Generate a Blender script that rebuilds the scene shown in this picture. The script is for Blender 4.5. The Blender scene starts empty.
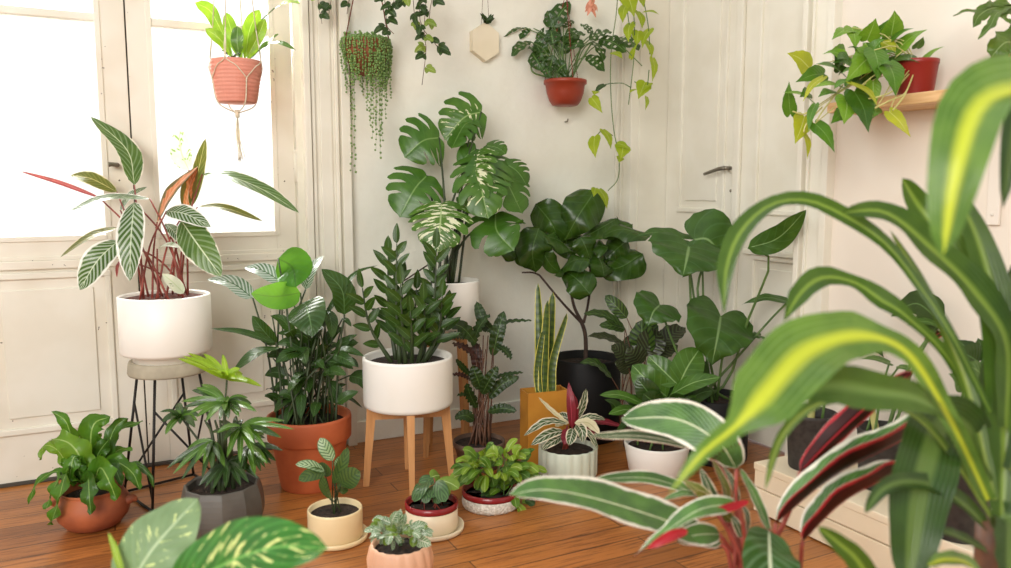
import bpy, math, random
from mathutils import Vector as V, Matrix
from math import sin, cos, pi, radians, sqrt

C = bpy.context.scene
COL = C.collection
rnd = random.Random(7)

# ---------------------------------------------------------------- camera
FPX = 800.0
PITCH, YAW = radians(6.7), radians(27.0)
EYE = V((0, 0, 1.0))
FW = V((sin(YAW) * cos(PITCH), cos(YAW) * cos(PITCH), -sin(PITCH)))
RT = V((cos(YAW), -sin(YAW), 0))
UP = V((sin(YAW) * sin(PITCH), cos(YAW) * sin(PITCH), cos(PITCH)))
FH = V((sin(YAW), cos(YAW), 0))

def ray(x, y):
    return FW + RT * ((x - 505.5) / FPX) + UP * ((284 - y) / FPX)
def P(x, y, d):                      # point at depth d
    return EYE + ray(x, y) * d
def onplane(x, y, ax, val):
    r = ray(x, y)
    return EYE + r * ((val - EYE[ax]) / r[ax])
def G(x, y, z=0.0):
    return onplane(x, y, 2, z)
def hv(r, u, t):                     # direction from (right, up, toward viewer)
    return (RT * r + V((0, 0, u)) - FH * t).normalized()

cam = bpy.data.cameras.new('camera')
cam.sensor_width = 36.0
cam.lens = 36.0 * FPX / 1011.0
cam.clip_start = 0.05
cam.dof.use_dof = True
cam.dof.focus_distance = 2.75
cam.dof.aperture_fstop = 2.8
co = bpy.data.objects.new('camera', cam)
COL.objects.link(co)
m = Matrix((RT, UP, -FW)).transposed().to_4x4()
m.translation = EYE
co.matrix_world = m
C.camera = co

# ---------------------------------------------------------------- materials
def lin(c):
    if isinstance(c, str):
        c = tuple(int(c[i:i + 2], 16) / 255 for i in (0, 2, 4))
    return tuple(((v / 12.92) if v <= .04045 else ((v + .055) / 1.055) ** 2.4) for v in c) + (1.0,)

class NT:
    def __init__(s, name):
        s.m = bpy.data.materials.new(name)
        s.m.use_nodes = True
        s.t = s.m.node_tree
        s.t.nodes.clear()
        s.out = s.n('ShaderNodeOutputMaterial')
    def n(s, k, **kw):
        o = s.t.nodes.new(k)
        for a, b in kw.items():
            setattr(o, a, b)
        return o
    def l(s, a, b):
        s.t.links.new(a, b)
    def put(s, sock, v):
        if isinstance(v, bpy.types.NodeSocket):
            s.l(v, sock)
        else:
            sock.default_value = v
    def math(s, op, a, b=0.0, c=None):
        o = s.n('ShaderNodeMath', operation=op)
        s.put(o.inputs[0], a)
        s.put(o.inputs[1], b)
        if c is not None:
            s.put(o.inputs[2], c)
        return o.outputs[0]
    def mix(s, f, a, b):
        o = s.n('ShaderNodeMix', data_type='RGBA')
        s.put(o.inputs[0], f)
        s.put(o.inputs[6], a)
        s.put(o.inputs[7], b)
        return o.outputs[2]
    def ss(s, v, lo, hi):
        o = s.n('ShaderNodeMapRange', interpolation_type='SMOOTHSTEP')
        s.put(o.inputs[0], v)
        o.inputs[1].default_value = lo
        o.inputs[2].default_value = hi
        return o.outputs[0]
    def noise(s, scale, detail=2, vec=None, dist=0.0, rough=.5):
        o = s.n('ShaderNodeTexNoise')
        o.inputs['Scale'].default_value = scale
        o.inputs['Detail'].default_value = detail
        o.inputs['Distortion'].default_value = dist
        o.inputs['Roughness'].default_value = rough
        s.l(vec if vec is not None else s.obj(), o.inputs['Vector'])
        return o.outputs[0]
    def obj(s):
        if not hasattr(s, '_tc'):
            s._tc = s.n('ShaderNodeTexCoord')
        return s._tc.outputs['Object']
    def uv(s):
        s.obj()
        return s._tc.outputs['UV']
    def map(s, vec, scale):
        o = s.n('ShaderNodeMapping')
        o.inputs['Scale'].default_value = scale
        s.l(vec, o.inputs['Vector'])
        return o.outputs[0]
    def bsdf(s, col, rough=.5, metal=0.0, spec=.5, bump=None, bs=.2, bd=.01):
        b = s.n('ShaderNodeBsdfPrincipled')
        s.put(b.inputs['Base Color'], col)
        s.put(b.inputs['Roughness'], rough)
        b.inputs['Metallic'].default_value = metal
        b.inputs['Specular IOR Level'].default_value = spec
        if bump is not None:
            bn = s.n('ShaderNodeBump')
            bn.inputs['Strength'].default_value = bs
            bn.inputs['Distance'].default_value = bd
            s.l(bump, bn.inputs['Height'])
            s.l(bn.outputs[0], b.inputs['Normal'])
        return b
    def done(s, sh):
        s.l(sh.outputs[0], s.out.inputs[0])
        return s.m

def simple(name, c1, c2=None, scale=6, rough=.5, bump=0, metal=0.0, spec=.5, bscale=None, detail=3):
    t = NT(name)
    col = lin(c1)
    nz = t.noise(scale, detail)
    if c2:
        col = t.mix(t.ss(nz, .35, .65), lin(c1), lin(c2))
    b = t.bsdf(col, rough, metal, spec, t.noise(bscale or scale * 3, 4) if bump else None, bump)
    return t.done(b)

def leafmat(name, c1, c2=None, margin=None, mw=.8, mn=.35, mid=None, midw=.06, vein=None, vn=9, vsl=1.2,
            vth=.3, vamt=.8, splash=None, sth=.58, sscale=40, rough=.34, trans=.2, spec=.4, vin=0.0, dk=.84, ms=.03, streak=False, bmp=.3, raw=False):
    t = NT(name)
    def lind(h):
        q = lin(h)
        if raw:
            return q
        return (q[0] * dk * 1.08, q[1] * dk * 1.04, q[2] * dk * .5, 1.0)
    sep = t.n('ShaderNodeSeparateXYZ')
    t.l(t.uv(), sep.inputs[0])
    s = t.math('MULTIPLY', t.math('ABSOLUTE', t.math('SUBTRACT', sep.outputs[0], .5)), 2.0)
    v = sep.outputs[1]
    nz = t.noise(22, 3)
    col = t.mix(t.ss(nz, .3, .7), lind(c1), lind(c2 or c1))
    w = t.math('SINE', t.math('MULTIPLY', t.math('SUBTRACT', v, t.math('MULTIPLY', s, vsl * .2)), 2 * pi * vn))
    if vein:
        mk = t.math('MULTIPLY', t.ss(w, vth, vth + .35), t.ss(t.math('ADD', s, t.math('MULTIPLY', nz, .5)), vin, vin + .2))
        mk = t.math('MULTIPLY', mk, vamt)
        col = t.mix(mk, col, lin(vein))
    if splash:
        if streak:
            cb = t.n('ShaderNodeCombineXYZ')
            t.l(t.math('MULTIPLY', t.math('SUBTRACT', v, t.math('MULTIPLY', s, .22)), 26.0), cb.inputs[0])
            t.l(t.math('MULTIPLY', sep.outputs[0], 5.0), cb.inputs[1])
            n2 = t.math('SUBTRACT', t.noise(1.0, 3, cb.outputs[0], .5), t.math('MULTIPLY', s, .10))
        else:
            n2 = t.noise(sscale, 3, dist=.6)
        n2 = t.math('ADD', n2, t.math('MULTIPLY', w, .05))
        col = t.mix(t.ss(n2, sth, sth + .05), col, lin(splash))
    if margin:
        mk = t.ss(t.math('ADD', s, t.math('MULTIPLY', t.math('SUBTRACT', t.noise(34, 2), .5), mn)), mw - .05, mw + .05)
        col = t.mix(mk, col, lin(margin))
    if mid:
        mk = t.ss(s, midw + ms, max(0.0, midw - ms * .5))
        col = t.mix(mk, col, lin(mid))
    b = t.bsdf(col, rough, 0, spec, t.math('ADD', t.math('MULTIPLY', w, .5), t.ss(s, 0, .12)), bmp, .0015)
    tr = t.n('ShaderNodeBsdfTranslucent')
    tc = t.mix(.10 if trans < .4 else .35, col, lin('B8D850'))
    t.l(tc, tr.inputs[0])
    mx = t.n('ShaderNodeMixShader')
    mx.inputs[0].default_value = trans
    t.l(b.outputs[0], mx.inputs[1])
    t.l(tr.outputs[0], mx.inputs[2])
    return t.done(mx)

M = {}
def woodfloor():
    t = NT('floor_boards')
    o = t.obj()
    br = t.n('ShaderNodeTexBrick')
    br.offset = .37
    br.offset_frequency = 2
    for k, vv in (('Scale', 1.0), ('Mortar Size', .0022), ('Mortar Smooth', .2), ('Bias', 0.0), ('Brick Width', 1.35), ('Row Height', .082)):
        br.inputs[k].default_value = vv
    br.inputs['Color1'].default_value = (0, 0, 0, 1)
    br.inputs['Color2'].default_value = (1, 1, 1, 1)
    br.inputs['Mortar'].default_value = (.5, .5, .5, 1)
    t.l(o, br.inputs['Vector'])
    tone = br.outputs['Color']
    g = t.noise(5, 6, t.map(o, (1.1, 20, 1)), 1.2, .65)
    big = t.noise(2.2, 2)
    c = t.mix(tone, lin('8E5428'), lin('B87238'))
    c = t.mix(t.math('MULTIPLY', t.ss(g, .45, .66), .75), c, lin('5E3016'))
    c = t.mix(t.math('MULTIPLY', t.ss(big, .42, .7), .4), c, lin('C8843F'))
    c = t.mix(t.math('MULTIPLY', br.outputs['Fac'], .8), c, lin('331A0E'))
    h = t.math('ADD', t.math('MULTIPLY', br.outputs['Fac'], -1.0), t.math('MULTIPLY', g, .3))
    return t.done(t.bsdf(c, t.math('ADD', .24, t.math('MULTIPLY', g, .2)), 0, .5, h, .25, .003))
M['floor'] = woodfloor()

def plaster():
    t = NT('wall_plaster')
    n1 = t.noise(3.0, 5, rough=.6)
    n2 = t.noise(14, 5, rough=.65)
    c = t.mix(t.ss(n1, .35, .7), lin('F0EFE3'), lin('EAE7D9'))
    c = t.mix(t.math('MULTIPLY', t.ss(n2, .6, .72), .25), c, lin('F5F2EA'))
    return t.done(t.bsdf(c, .62, 0, .3, t.math('ADD', t.math('MULTIPLY', n1, 1.6), t.math('MULTIPLY', n2, .5)), .35, .02))
M['plaster'] = plaster()
def oldpaint():
    t = NT('old_chipped_paint')
    n1 = t.noise(55, 2); n2 = t.noise(5, 2)
    chip = t.ss(t.math('ADD', n1, t.math('MULTIPLY', n2, .35)), .905, .915)
    c = t.mix(t.ss(n2, .35, .65), lin('EBE6D8'), lin('E3DCCB'))
    c = t.mix(chip, c, lin('5A4A3A'))
    return t.done(t.bsdf(c, .45, 0, .5, t.math('MULTIPLY', chip, -1.0), .3, .003))
M['oldpaint'] = oldpaint()
M['pinkwall'] = simple('wall_pink_white', 'ECE4D8', 'E7DDCF', 3, .6, .08)
M['paint'] = simple('white_painted_wood', 'EBE7D9', 'E5E0D0', 5, .42, .05)
M['gap'] = simple('dark_gap', '4A443C', None, rough=.9)
M['white_pot'] = simple('white_ceramic', 'F4F0E8', 'EFEAE0', 4, .45, .02)
M['concrete'] = simple('concrete', 'B9B09A', 'A79E8A', 14, .75, .15)
M['wire'] = simple('dark_wire', '2A2623', None, rough=.5, metal=.5)
M['terracotta'] = simple('terracotta', 'C8693C', 'B65A33', 9, .65, .08)
M['terracotta_dark'] = simple('terracotta_fired', 'B2613A', '8E4A2E', 9, .6, .1)
M['grey_pot'] = simple('grey_cement', '5E5A53', '524E48', 10, .42, .05)
M['cream'] = simple('cream_glaze', 'EFD9AC', 'EAD2A2', 6, .32, .02)
M['cream_light'] = simple('ivory_glaze', 'F0E2C4', 'EBDBBB', 6, .35, .02)
M['peach'] = simple('peach_glaze', 'E6B594', 'E0AB88', 6, .4, .03)
M['redrim'] = simple('dark_red_glaze', '8E1F22', '7F191D', 6, .25)
M['speckle'] = simple('white_speckled_relief', 'EEE8DC', 'CFC8B9', 120, .6, .8, bscale=150)
M['black_pot'] = simple('matte_black', '100F0F', '141313', 6, .6, .02, 0.0, .3)
M['nursery'] = simple('dusty_black_plastic', '3E3935', '2E2A27', 40, .7, .1)
M['brown_pot'] = simple('brown_plastic', '6E5648', '604A3E', 8, .6, .05)
M['mustard'] = simple('mustard_board', 'C98A2E', 'C08028', 12, .6, .06)
M['sage'] = simple('pale_sage_glaze', 'CFD5C2', 'C6CDB9', 6, .4, .02)
M['pink'] = simple('pink_woven', 'E09884', 'D88C78', 12, .7, .05)
M['redpot'] = simple('red_plastic', '9C3A22', '90331E', 5, .42)
M['shelfpot'] = simple('dark_red_plastic', '942620', '8A211C', 5, .38)
M['clay'] = simple('brown_clay_bowl', '9A5A38', '8A4E30', 9, .65)
M['soil'] = simple('soil', '3A2A20', '21170F', 60, .95, 1.0, bscale=90)
M['soil_red'] = simple('clay_pebbles', '6B3626', '4A241A', 70, .9, 1.0, bscale=90)
M['rope'] = simple('cotton_rope', 'E6DCC4', 'D8CCB0', 60, .85, .3)
M['cord'] = simple('brown_cord', '7A4030', '643225', 40, .8)
M['steel'] = simple('brushed_steel', '8C8578', None, rough=.35, metal=.8)
M['hexwood'] = simple('plywood', 'EADFC6', 'E4D8BC', 6, .6, .03)
M['bench'] = simple('cream_painted_boards', 'F1E2C6', 'EBDABB', 4, .5, .04)
M['strap'] = simple('white_metal', 'E6DED2', None, rough=.4)
M['stalk_g'] = simple('stalk_green', '5E7A3A', '4C682F', 20, .5)
M['stalk_d'] = simple('stalk_dark', '3B4A26', '2E3A1E', 20, .5)
M['stalk_r'] = simple('stalk_red', '9A4436', '7C3429', 20, .5)
M['stalk_y'] = simple('stalk_pale', 'C9C27E', 'B7B26A', 20, .5)
M['stalk_b'] = simple('bark', '3A2A22', '4B382C', 40, .8, .4)
M['stalk_br'] = simple('stalk_brown', '6B4630', '54382A', 30, .6)
M['coral'] = simple('coral_petal', 'E2A184', 'D98E72', 20, .6)

def wood(name, a, b, ax=(1, 1, .12), sc=30):
    t = NT(name)
    g = t.noise(sc, 5, t.map(t.obj(), ax), .4, .6)
    return t.done(t.bsdf(t.mix(t.ss(g, .35, .7), lin(a), lin(b)), .45, 0, .4, g, .06, .002))
M['beech'] = wood('oiled_beech', 'D09A66', 'BC8552')
M['pine'] = wood('raw_pine', 'E3BE8C', 'C7955E', (1, .1, 1), 40)

def glass():
    t = NT('window_glass')
    tr = t.n('ShaderNodeBsdfTransparent')
    tr.inputs[0].default_value = (.97, .97, .96, 1)
    gl = t.n('ShaderNodeBsdfGlossy')
    gl.inputs['Roughness'].default_value = .02
    lw = t.n('ShaderNodeFresnel')
    lw.inputs[0].default_value = 1.35
    mx = t.n('ShaderNodeMixShader')
    t.l(lw.outputs[0], mx.inputs[0])
    t.l(tr.outputs[0], mx.inputs[1])
    t.l(gl.outputs[0], mx.inputs[2])
    return t.done(mx)
M['glass'] = glass()

# leaves
LM = leafmat
M['st_up'] = LM('stromanthe_green', '3F6130', '557540', margin='E9E2CF', mw=.93, mid='CBD6B0', midw=.03, vein='8FA57C', vn=10, vamt=.45, rough=.3)
M['st_silver'] = LM('stromanthe_silver', '4C6B45', '3A5A33', margin='EFECE2', mw=.85, mid='C8D4B4', midw=.03, vein='C4D0BC', vn=11, vth=.0, vamt=.6, rough=.26)
M['st_olive'] = LM('stromanthe_olive', '6B6B2A', '59622B', margin='DCCFA8', mw=.9, mid='B9B070', midw=.04, vein='8B8C4A', vn=9, vamt=.4)
M['st_pink'] = LM('stromanthe_pink', 'D98A58', 'C77346', margin='6A5A2C', mw=.5, mn=.9, mid='F0B89A', midw=.05, vein='E8A27C', vn=8, vamt=.6, raw=True)
M['st_white'] = LM('stromanthe_white', 'F2F0E6', 'D8E2CC', mid='C8D8B0', splash='7A9A62', sth=.6, sscale=30, trans=.45, raw=True)
M['st_under'] = LM('stromanthe_underside', '4A1518', '34100F', margin='C02C3C', mw=.80, mn=.25, mid='C83444', midw=.05, ms=.05, bmp=.02, spec=.25, rough=.4, raw=True)
M['st_under_pale'] = LM('stromanthe_underside_pink', 'B84A4E', '8E2E38', mid='E07A78', midw=.06, raw=True)
M['st_big'] = LM('stromanthe_wide_margin', '2F5A28', '5A8A4A', margin='EFEBDA', mw=.86, mn=.3, mid='D4DCB4', midw=.03, vein='86A878', vn=16, vsl=1.8, vth=.1, vamt=.38, dk=.85, rough=.3)
M['st_plain'] = LM('stromanthe_plain', '3A5E38', '2E5030', mid='C8D2B0', midw=.05, vein='6E8E68', vn=9, vamt=.4, rough=.3)
M['crimson'] = simple('crimson_rolled_leaf', 'A81C28', '941822', 30, .4)
M['st_dark'] = LM('stromanthe_dark', '35502F', '2A4026', margin='E6DCC0', mw=.8, mn=.5, mid='D9D4B4', midw=.05, vein='7E966E', vn=10, vamt=.5)
M['lily'] = LM('lily_dark', '2C4A25', '3A5A2E', vein='45683A', vn=9, vamt=.4, mid='5C7E48', midw=.03, rough=.26)
M['lily_backlit'] = LM('lily_backlit', '4FA035', '3F8C2C', mid='2F6E22', midw=.04, vein='418A30', vn=8, vamt=.4, trans=.55, rough=.35)  # backlit copy of the lily leaf: glow put into a brighter green
M['lily_glare'] = LM('lily_glare', '8FA893', '5A7A58', mid='4E6E4A', midw=.04, vein='DDE6E0', vn=10, vth=.0, vamt=.8, rough=.25, raw=True)  # window glare on dark lily leaves, painted as pale silvery colour
M['monstera'] = LM('monstera_green', '3E6B2E', '4C7A36', mid='7C9E58', midw=.01, vein='5E8A45', vn=6, vsl=-.6, vth=.85, vamt=.5, rough=.3)
M['monstera_var'] = LM('monstera_variegated', '4A7633', '5C8640', mid='B4C888', midw=.012, splash='E8E8C4', sth=.50, streak=True, rough=.32)
M['monstera_half'] = LM('monstera_touch_variegated', '426E30', '568040', mid='94B06A', midw=.012, splash='DFE2B4', sth=.60, streak=True, rough=.32)
M['fiddle'] = LM('fiddle_leaf', '2C4A20', '3C5E2A', mid='5A7A3E', midw=.012, vein='43632F', vn=6, vsl=-1.0, vth=.75, vamt=.6, rough=.27)
M['aloc'] = LM('alocasia', '365A2A', '436A36', mid='7F9C62', midw=.025, vein='547848', vn=6, vsl=1.2, vth=.82, vamt=.7, rough=.33)
M['zz'] = LM('zz_leaf', '2D4A22', '3A5A2A', mid='56763E', midw=.05, rough=.22, trans=.15)
M['calath'] = LM('rattlesnake_leaf', '4C6A3A', '3E5A30', vein='1F3019', vn=7, vth=.1, vamt=.9, mid='6A8450', midw=.04)
M['calath_dark'] = LM('calathea_maroon', '3A3A28', '2A2A1E', vein='5A6A40', vn=8, vth=.3, vamt=.7, raw=True)
M['dark_up'] = LM('wavy_dark_leaf', '34502A', '273F22', vein='1D2F1A', vn=9, vth=.3, vamt=.7, mid='5C7A44', midw=.04)
M['dark_red'] = LM('wavy_purple_underside', '4A2A26', '3A241E', mid='6E443A', midw=.05, raw=True)
M['palm_lime'] = LM('parlour_lime', 'A6C83A', '8DB832', mid='C4DC6C', midw=.05, trans=.5)
M['palm'] = LM('parlour_green', '33562B', '2A4A25', mid='5E8248', midw=.04, rough=.2, spec=.9)
M['palm_pale'] = LM('parlour_mid', '5E8A3E', '4C7834', mid='8CAE62', midw=.05, rough=.25, spec=.6)
M['fern'] = LM('fern_ribbon', '5C9138', '4A7C30', mid='9CBE62', midw=.05, rough=.3, trans=.35)
M['fern_lit'] = LM('fern_ribbon_lit', '7FAE46', '6C9C3C', mid='B4CE7A', midw=.05, trans=.4)  # lit copy of the frond: highlight put into a lighter green
M['fern_dark'] = LM('fern_ribbon_dark', '446F2F', '38602A', mid='7A9C50', midw=.05)
M['pray'] = LM('prayer_leaf', 'A8BE94', '90AC7C', vein='3A5C34', vn=7, vth=.2, vamt=.85, margin='4E6E3C', mw=.88, raw=True)
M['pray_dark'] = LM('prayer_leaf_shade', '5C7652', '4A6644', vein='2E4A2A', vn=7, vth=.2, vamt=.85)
M['pep'] = LM('striped_peperomia', '5A7A48', '4C6C3E', vein='2C4628', vn=3, vsl=4, vth=.1, vamt=.8, rough=.3, raw=True)
M['pep_light'] = LM('peperomia_light', '7A9A4C', '6A8A42', mid='A8BE7C', midw=.05)
M['fit'] = LM('fittonia', '6E8E62', '5A7C52', vein='D8E0C8', vn=6, vth=.4, vamt=.8, mid='E4E8D4', midw=.06, raw=True)
M['bush'] = LM('small_bright_leaf', '6A9038', '4F7A2E', mid='9CB864', midw=.06, rough=.35)
M['bush_lime'] = LM('small_lime_leaf', '8FAE48', '7A9E3C', mid='B8CC7C', midw=.06, rough=.35)
M['snake'] = LM('snake_plant', '4A6038', '5C7248', margin='C8BE5A', mw=.8, mn=.16, vein='2F4428', vn=14, vsl=0, vth=.1, vamt=.6, trans=.1)
M['trio'] = LM('triostar_leaf', '4A6248', '384E36', margin='E8DCC0', mw=.78, mn=.7, mid='E8E0C8', midw=.06, vein='C8CDB4', vn=6, vamt=.5)
M['trio_cream'] = LM('triostar_cream', 'E6DCB8', 'D8CDA0', mid='B8B080', raw=True)
M['trio_red'] = LM('triostar_red', '8E2232', '6E1A28', mid='B84858', raw=True)
M['green_mid'] = LM('glossy_green', '4E7838', '426A30', mid='8EAE68', midw=.035, vein='6C9450', vn=6, vth=.8, vamt=.6, rough=.3)
M['green_dark'] = LM('glossy_dark_green', '355428', '2A4622', mid='5E8046', midw=.035, rough=.3)
M['drac'] = LM('corn_plant', '3C5E2C', '4A6C34', mid='7F9A3C', midw=.10, ms=.2, dk=.74, vein='5C7E40', vn=.8, vsl=30, vth=.5, vamt=.3, rough=.27, trans=.3)
M['drac_plain'] = LM('corn_plant_plain', '4A6C34', '3E602C', mid='64823E', midw=.12, ms=.3, vein='5E7E42', vn=.8, vsl=30, vth=.5, vamt=.3, rough=.25)
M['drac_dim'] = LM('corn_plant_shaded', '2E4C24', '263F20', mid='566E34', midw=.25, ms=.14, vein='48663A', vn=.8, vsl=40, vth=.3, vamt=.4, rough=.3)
M['drac_lit'] = LM('corn_plant_lit', '4C7240', '62884E', mid='C2CE3C', midw=.15, ms=.28, dk=.9, vein='86A664', vn=.8, vsl=30, vth=.5, vamt=.3, rough=.26, trans=.35)  # lit copy: greyish sheen put into the green; yellow stripe is real
M['drac_thin'] = LM('corn_plant_narrow', '56722F', '4A672C', mid='84963F', midw=.25, ms=.15, rough=.3)
M['dief'] = LM('dumb_cane', '3C8A34', '2F7830', mid='6CA850', midw=.025, splash='D4DC8A', sth=.56, streak=True, dk=.6, vein='57A048', vn=10, vsl=1.6, vth=.7, vamt=.5, rough=.28)
M['dief_pale'] = LM('dumb_cane_underside', '7A9468', '6A845A', mid='A8BC94', midw=.03, splash='C8D68E', sth=.60, streak=True, vein='6E8C62', vn=10, vsl=1.6, vth=.7, vamt=.5, rough=.5, raw=True)
M['pothos'] = LM('pothos_green', '5C8C38', '4C7A32', mid='7A9E50', midw=.03, rough=.3)
M['pothos_lt'] = LM('pothos_light', '7EAA44', '6C9A3C', mid='9CBC64', midw=.03, rough=.3)
M['pothos_dk'] = LM('pothos_dark', '3F6A2E', '355C28', mid='55783C', midw=.03, rough=.28)
M['pothos_y'] = LM('pothos_yellow', 'C6CC48', 'B6C044', mid='DADC80', midw=.04, trans=.4)
M['neon'] = LM('neon_pothos', 'B2C63A', 'A2BA34', mid='CCDA70', midw=.04, trans=.45)
M['adans'] = LM('swiss_cheese_vine', '3A5E2C', '2F5026', mid='6C8C4E', midw=.04, rough=.28)
M['ivy'] = LM('ivy_leaf', '34502A', '2A4424', mid='6A8450', midw=.04)
M['ivy_lt'] = LM('ivy_leaf_light', '8FA85A', '7C984C', mid='B4C488', midw=.04)
M['pearl'] = simple('pearl_bead', '7F9C55', '648544', 90, .35)
M['spath'] = LM('backlit_lime', '8FB63A', '78A432', mid='B4CC64', midw=.03, trans=.22)
M['stag'] = LM('staghorn', '5E7E44', '4C6C38', mid='8CA46A', midw=.03)

# ---------------------------------------------------------------- mesh builder
class MB:
    def __init__(s):
        s.v, s.f, s.uv, s.mi, s.sm = [], [], [], [], []
    def face(s, ids, uvs=None, mi=0, sm=True):
        s.f.append(tuple(ids))
        s.uv.append(uvs or [(0.5, 0.5)] * len(ids))
        s.mi.append(mi)
        s.sm.append(sm)
    def box(s, a, b, mi=0, bev=0.0):
        x0, x1 = sorted((a[0], b[0])); y0, y1 = sorted((a[1], b[1])); z0, z1 = sorted((a[2], b[2]))
        if bev <= 0:
            n = len(s.v)
            s.v += [V((x, y, z)) for z in (z0, z1) for y in (y0, y1) for x in (x0, x1)]
            for q in ((0, 2, 3, 1), (4, 5, 7, 6), (0, 1, 5, 4), (2, 6, 7, 3), (0, 4, 6, 2), (1, 3, 7, 5)):
                s.face([n + i for i in q], mi=mi, sm=False)
            return s
        import bmesh
        bm = bmesh.new()
        bmesh.ops.create_cube(bm, size=1)
        for vv in bm.verts:
            vv.co = V((x0 + (vv.co.x + .5) * (x1 - x0), y0 + (vv.co.y + .5) * (y1 - y0), z0 + (vv.co.z + .5) * (z1 - z0)))
        bmesh.ops.bevel(bm, geom=bm.edges[:], offset=bev, segments=2, affect='EDGES', profile=.5)
        n = len(s.v)
        bm.verts.index_update()
        s.v += [vv.co.copy() for vv in bm.verts]
        for f in bm.faces:
            s.face([n + vv.index for vv in f.verts], mi=mi, sm=False)
        bm.free()
        return s
    def obox(s, c, ax, ay, az, h, mi=0):      # oriented box, half sizes h; ax.. unit axes
        n = len(s.v)
        for k in (-1, 1):
            for j in (-1, 1):
                for i in (-1, 1):
                    s.v.append(c + ax * (i * h[0]) + ay * (j * h[1]) + az * (k * h[2]))
        for q in ((0, 2, 3, 1), (4, 5, 7, 6), (0, 1, 5, 4), (2, 6, 7, 3), (0, 4, 6, 2), (1, 3, 7, 5)):
            s.face([n + i for i in q], mi=mi, sm=False)
        return s
    def prism(s, pts, axis, a, b, mi=0):      # polygon pts extruded from a to b along axis vector
        n = len(s.v); k = len(pts)
        for e in (a, b):
            s.v += [p + axis * e for p in pts]
        s.face([n + i for i in range(k)][::-1], mi=mi, sm=False)
        s.face([n + k + i for i in range(k)], mi=mi, sm=False)
        for i in range(k):
            j = (i + 1) % k
            s.face([n + i, n + j, n + k + j, n + k + i], mi=mi, sm=False)
        return s
    def tube(s, pts, r, seg=6, mi=0, n=None, cap=True):
        pts = [V(p) for p in pts]
        if n is None:
            n = 5 * (len(pts) - 1) if len(pts) > 2 else 1
        q = catmull(pts, n)
        rr = r if isinstance(r, (list, tuple)) else (r, r)
        base = len(s.v)
        ref = None
        for i, p in enumerate(q):
            t = (q[min(i + 1, len(q) - 1)] - q[max(i - 1, 0)])
            if t.length < 1e-9:
                t = V((0, 0, 1))
            t.normalize()
            if ref is None:
                ref = t.orthogonal().normalized()
            ref = (ref - t * ref.dot(t))
            ref = ref.normalized() if ref.length > 1e-6 else t.orthogonal().normalized()
            b = t.cross(ref)
            f = i / max(1, len(q) - 1) * (len(rr) - 1)
            k = min(int(f), len(rr) - 2)
            rad = rr[k] + (rr[k + 1] - rr[k]) * (f - k)
            for a in range(seg):
                an = 2 * pi * a / seg
                s.v.append(p + ref * (cos(an) * rad) + b * (sin(an) * rad))
        for i in range(len(q) - 1):
            for a in range(seg):
                a2 = (a + 1) % seg
                s.face([base + i * seg + a, base + i * seg + a2, base + (i + 1) * seg + a2, base + (i + 1) * seg + a], mi=mi)
        if cap:
            s.face([base + a for a in range(seg)][::-1], mi=mi)
            e = base + (len(q) - 1) * seg
            s.face([e + a for a in range(seg)], mi=mi)
        return s
    def lathe(s, prof, c=(0, 0, 0), seg=40, mi=0, mod=None, smooth=True, squash=None):
        c = V(c); base = len(s.v)
        for (r, z) in prof:
            for a in range(seg):
                an = 2 * pi * a / seg
                rr = r * (mod(an, z) if mod else 1)
                s.v.append(c + V((cos(an) * rr, sin(an) * rr, z)))
        for i in range(len(prof) - 1):
            for a in range(seg):
                a2 = (a + 1) % seg
                s.face([base + i * seg + a, base + i * seg + a2, base + (i + 1) * seg + a2, base + (i + 1) * seg + a], mi=mi, sm=smooth)
        if prof[0][0] > 1e-4:
            s.face([base + a for a in range(seg)][::-1], mi=mi, sm=False)
        if prof[-1][0] > 1e-4:
            e = base + (len(prof) - 1) * seg
            s.face([e + a for a in range(seg)], mi=mi, sm=False)
        return s
    def ball(s, c, r, seg=6, rings=4, mi=0):
        c = V(c)
        s.lathe([(max(1e-5, r * sin(pi * i / rings)), -r * cos(pi * i / rings)) for i in range(rings + 1)], c, seg, mi)
        return s
    def leaf(s, pts, W, shape=(.55, .85), hint=None, fold=.15, cup=.0, cord=0.0, wave=0.0, wf=4, nL=14, nW=6,
             twist=0.0, mi=0, under=None, split=False, holes=False, lobes=0, w0=0.0, ruff=0.0):
        """pts: midrib points (base first); W full width; under: material slot of a separate underside layer"""
        hint = V(hint) if hint is not None else hv(0, .55, .83)
        pts = [V(p) for p in pts]
        if len(pts) == 2:
            L0 = (pts[1] - pts[0]).length
            pts = [pts[0], (pts[0] + pts[1]) * .5 + hint * (.10 * L0) + V((0, 0, .03 * L0)), pts[1]]
        NS = 60
        q = catmull(pts, NS)
        # resample by arc length
        acc = [0.0]
        for i in range(1, len(q)):
            acc.append(acc[-1] + (q[i] - q[i - 1]).length)
        L = acc[-1]
        def at(t):
            t = max(0, min(1, t)) * L
            lo = 0; hi = len(acc) - 1
            while hi - lo > 1:
                md = (lo + hi) // 2
                if acc[md] <= t: lo = md
                else: hi = md
            k = (t - acc[lo]) / max(1e-9, acc[hi] - acc[lo])
            return q[lo].lerp(q[hi], k)
        if len(shape) > 2:
            a_ = b_ = nm = 1.0
        else:
            a_, b_ = shape
            tm = (a_) / (a_ + b_)
            nm = (tm ** a_) * ((1 - tm) ** b_)
        def wid(t):
            if len(shape) > 2:
                for (t0, w0_), (t1, w1_) in zip(shape, shape[1:]):
                    if t <= t1:
                        f = (t - t0) / (t1 - t0)
                        f = f * f * (3 - 2 * f) if t1 < 1 else f
                        return w0_ + (w1_ - w0_) * f
                return 0.0
            t2 = t + w0 * (1 - t)
            return max(0, (t2 ** a_) * max(0.0, 1 - t2) ** b_ / nm)
        ph = rnd.random() * 6.28
        half = W / 2
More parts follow.
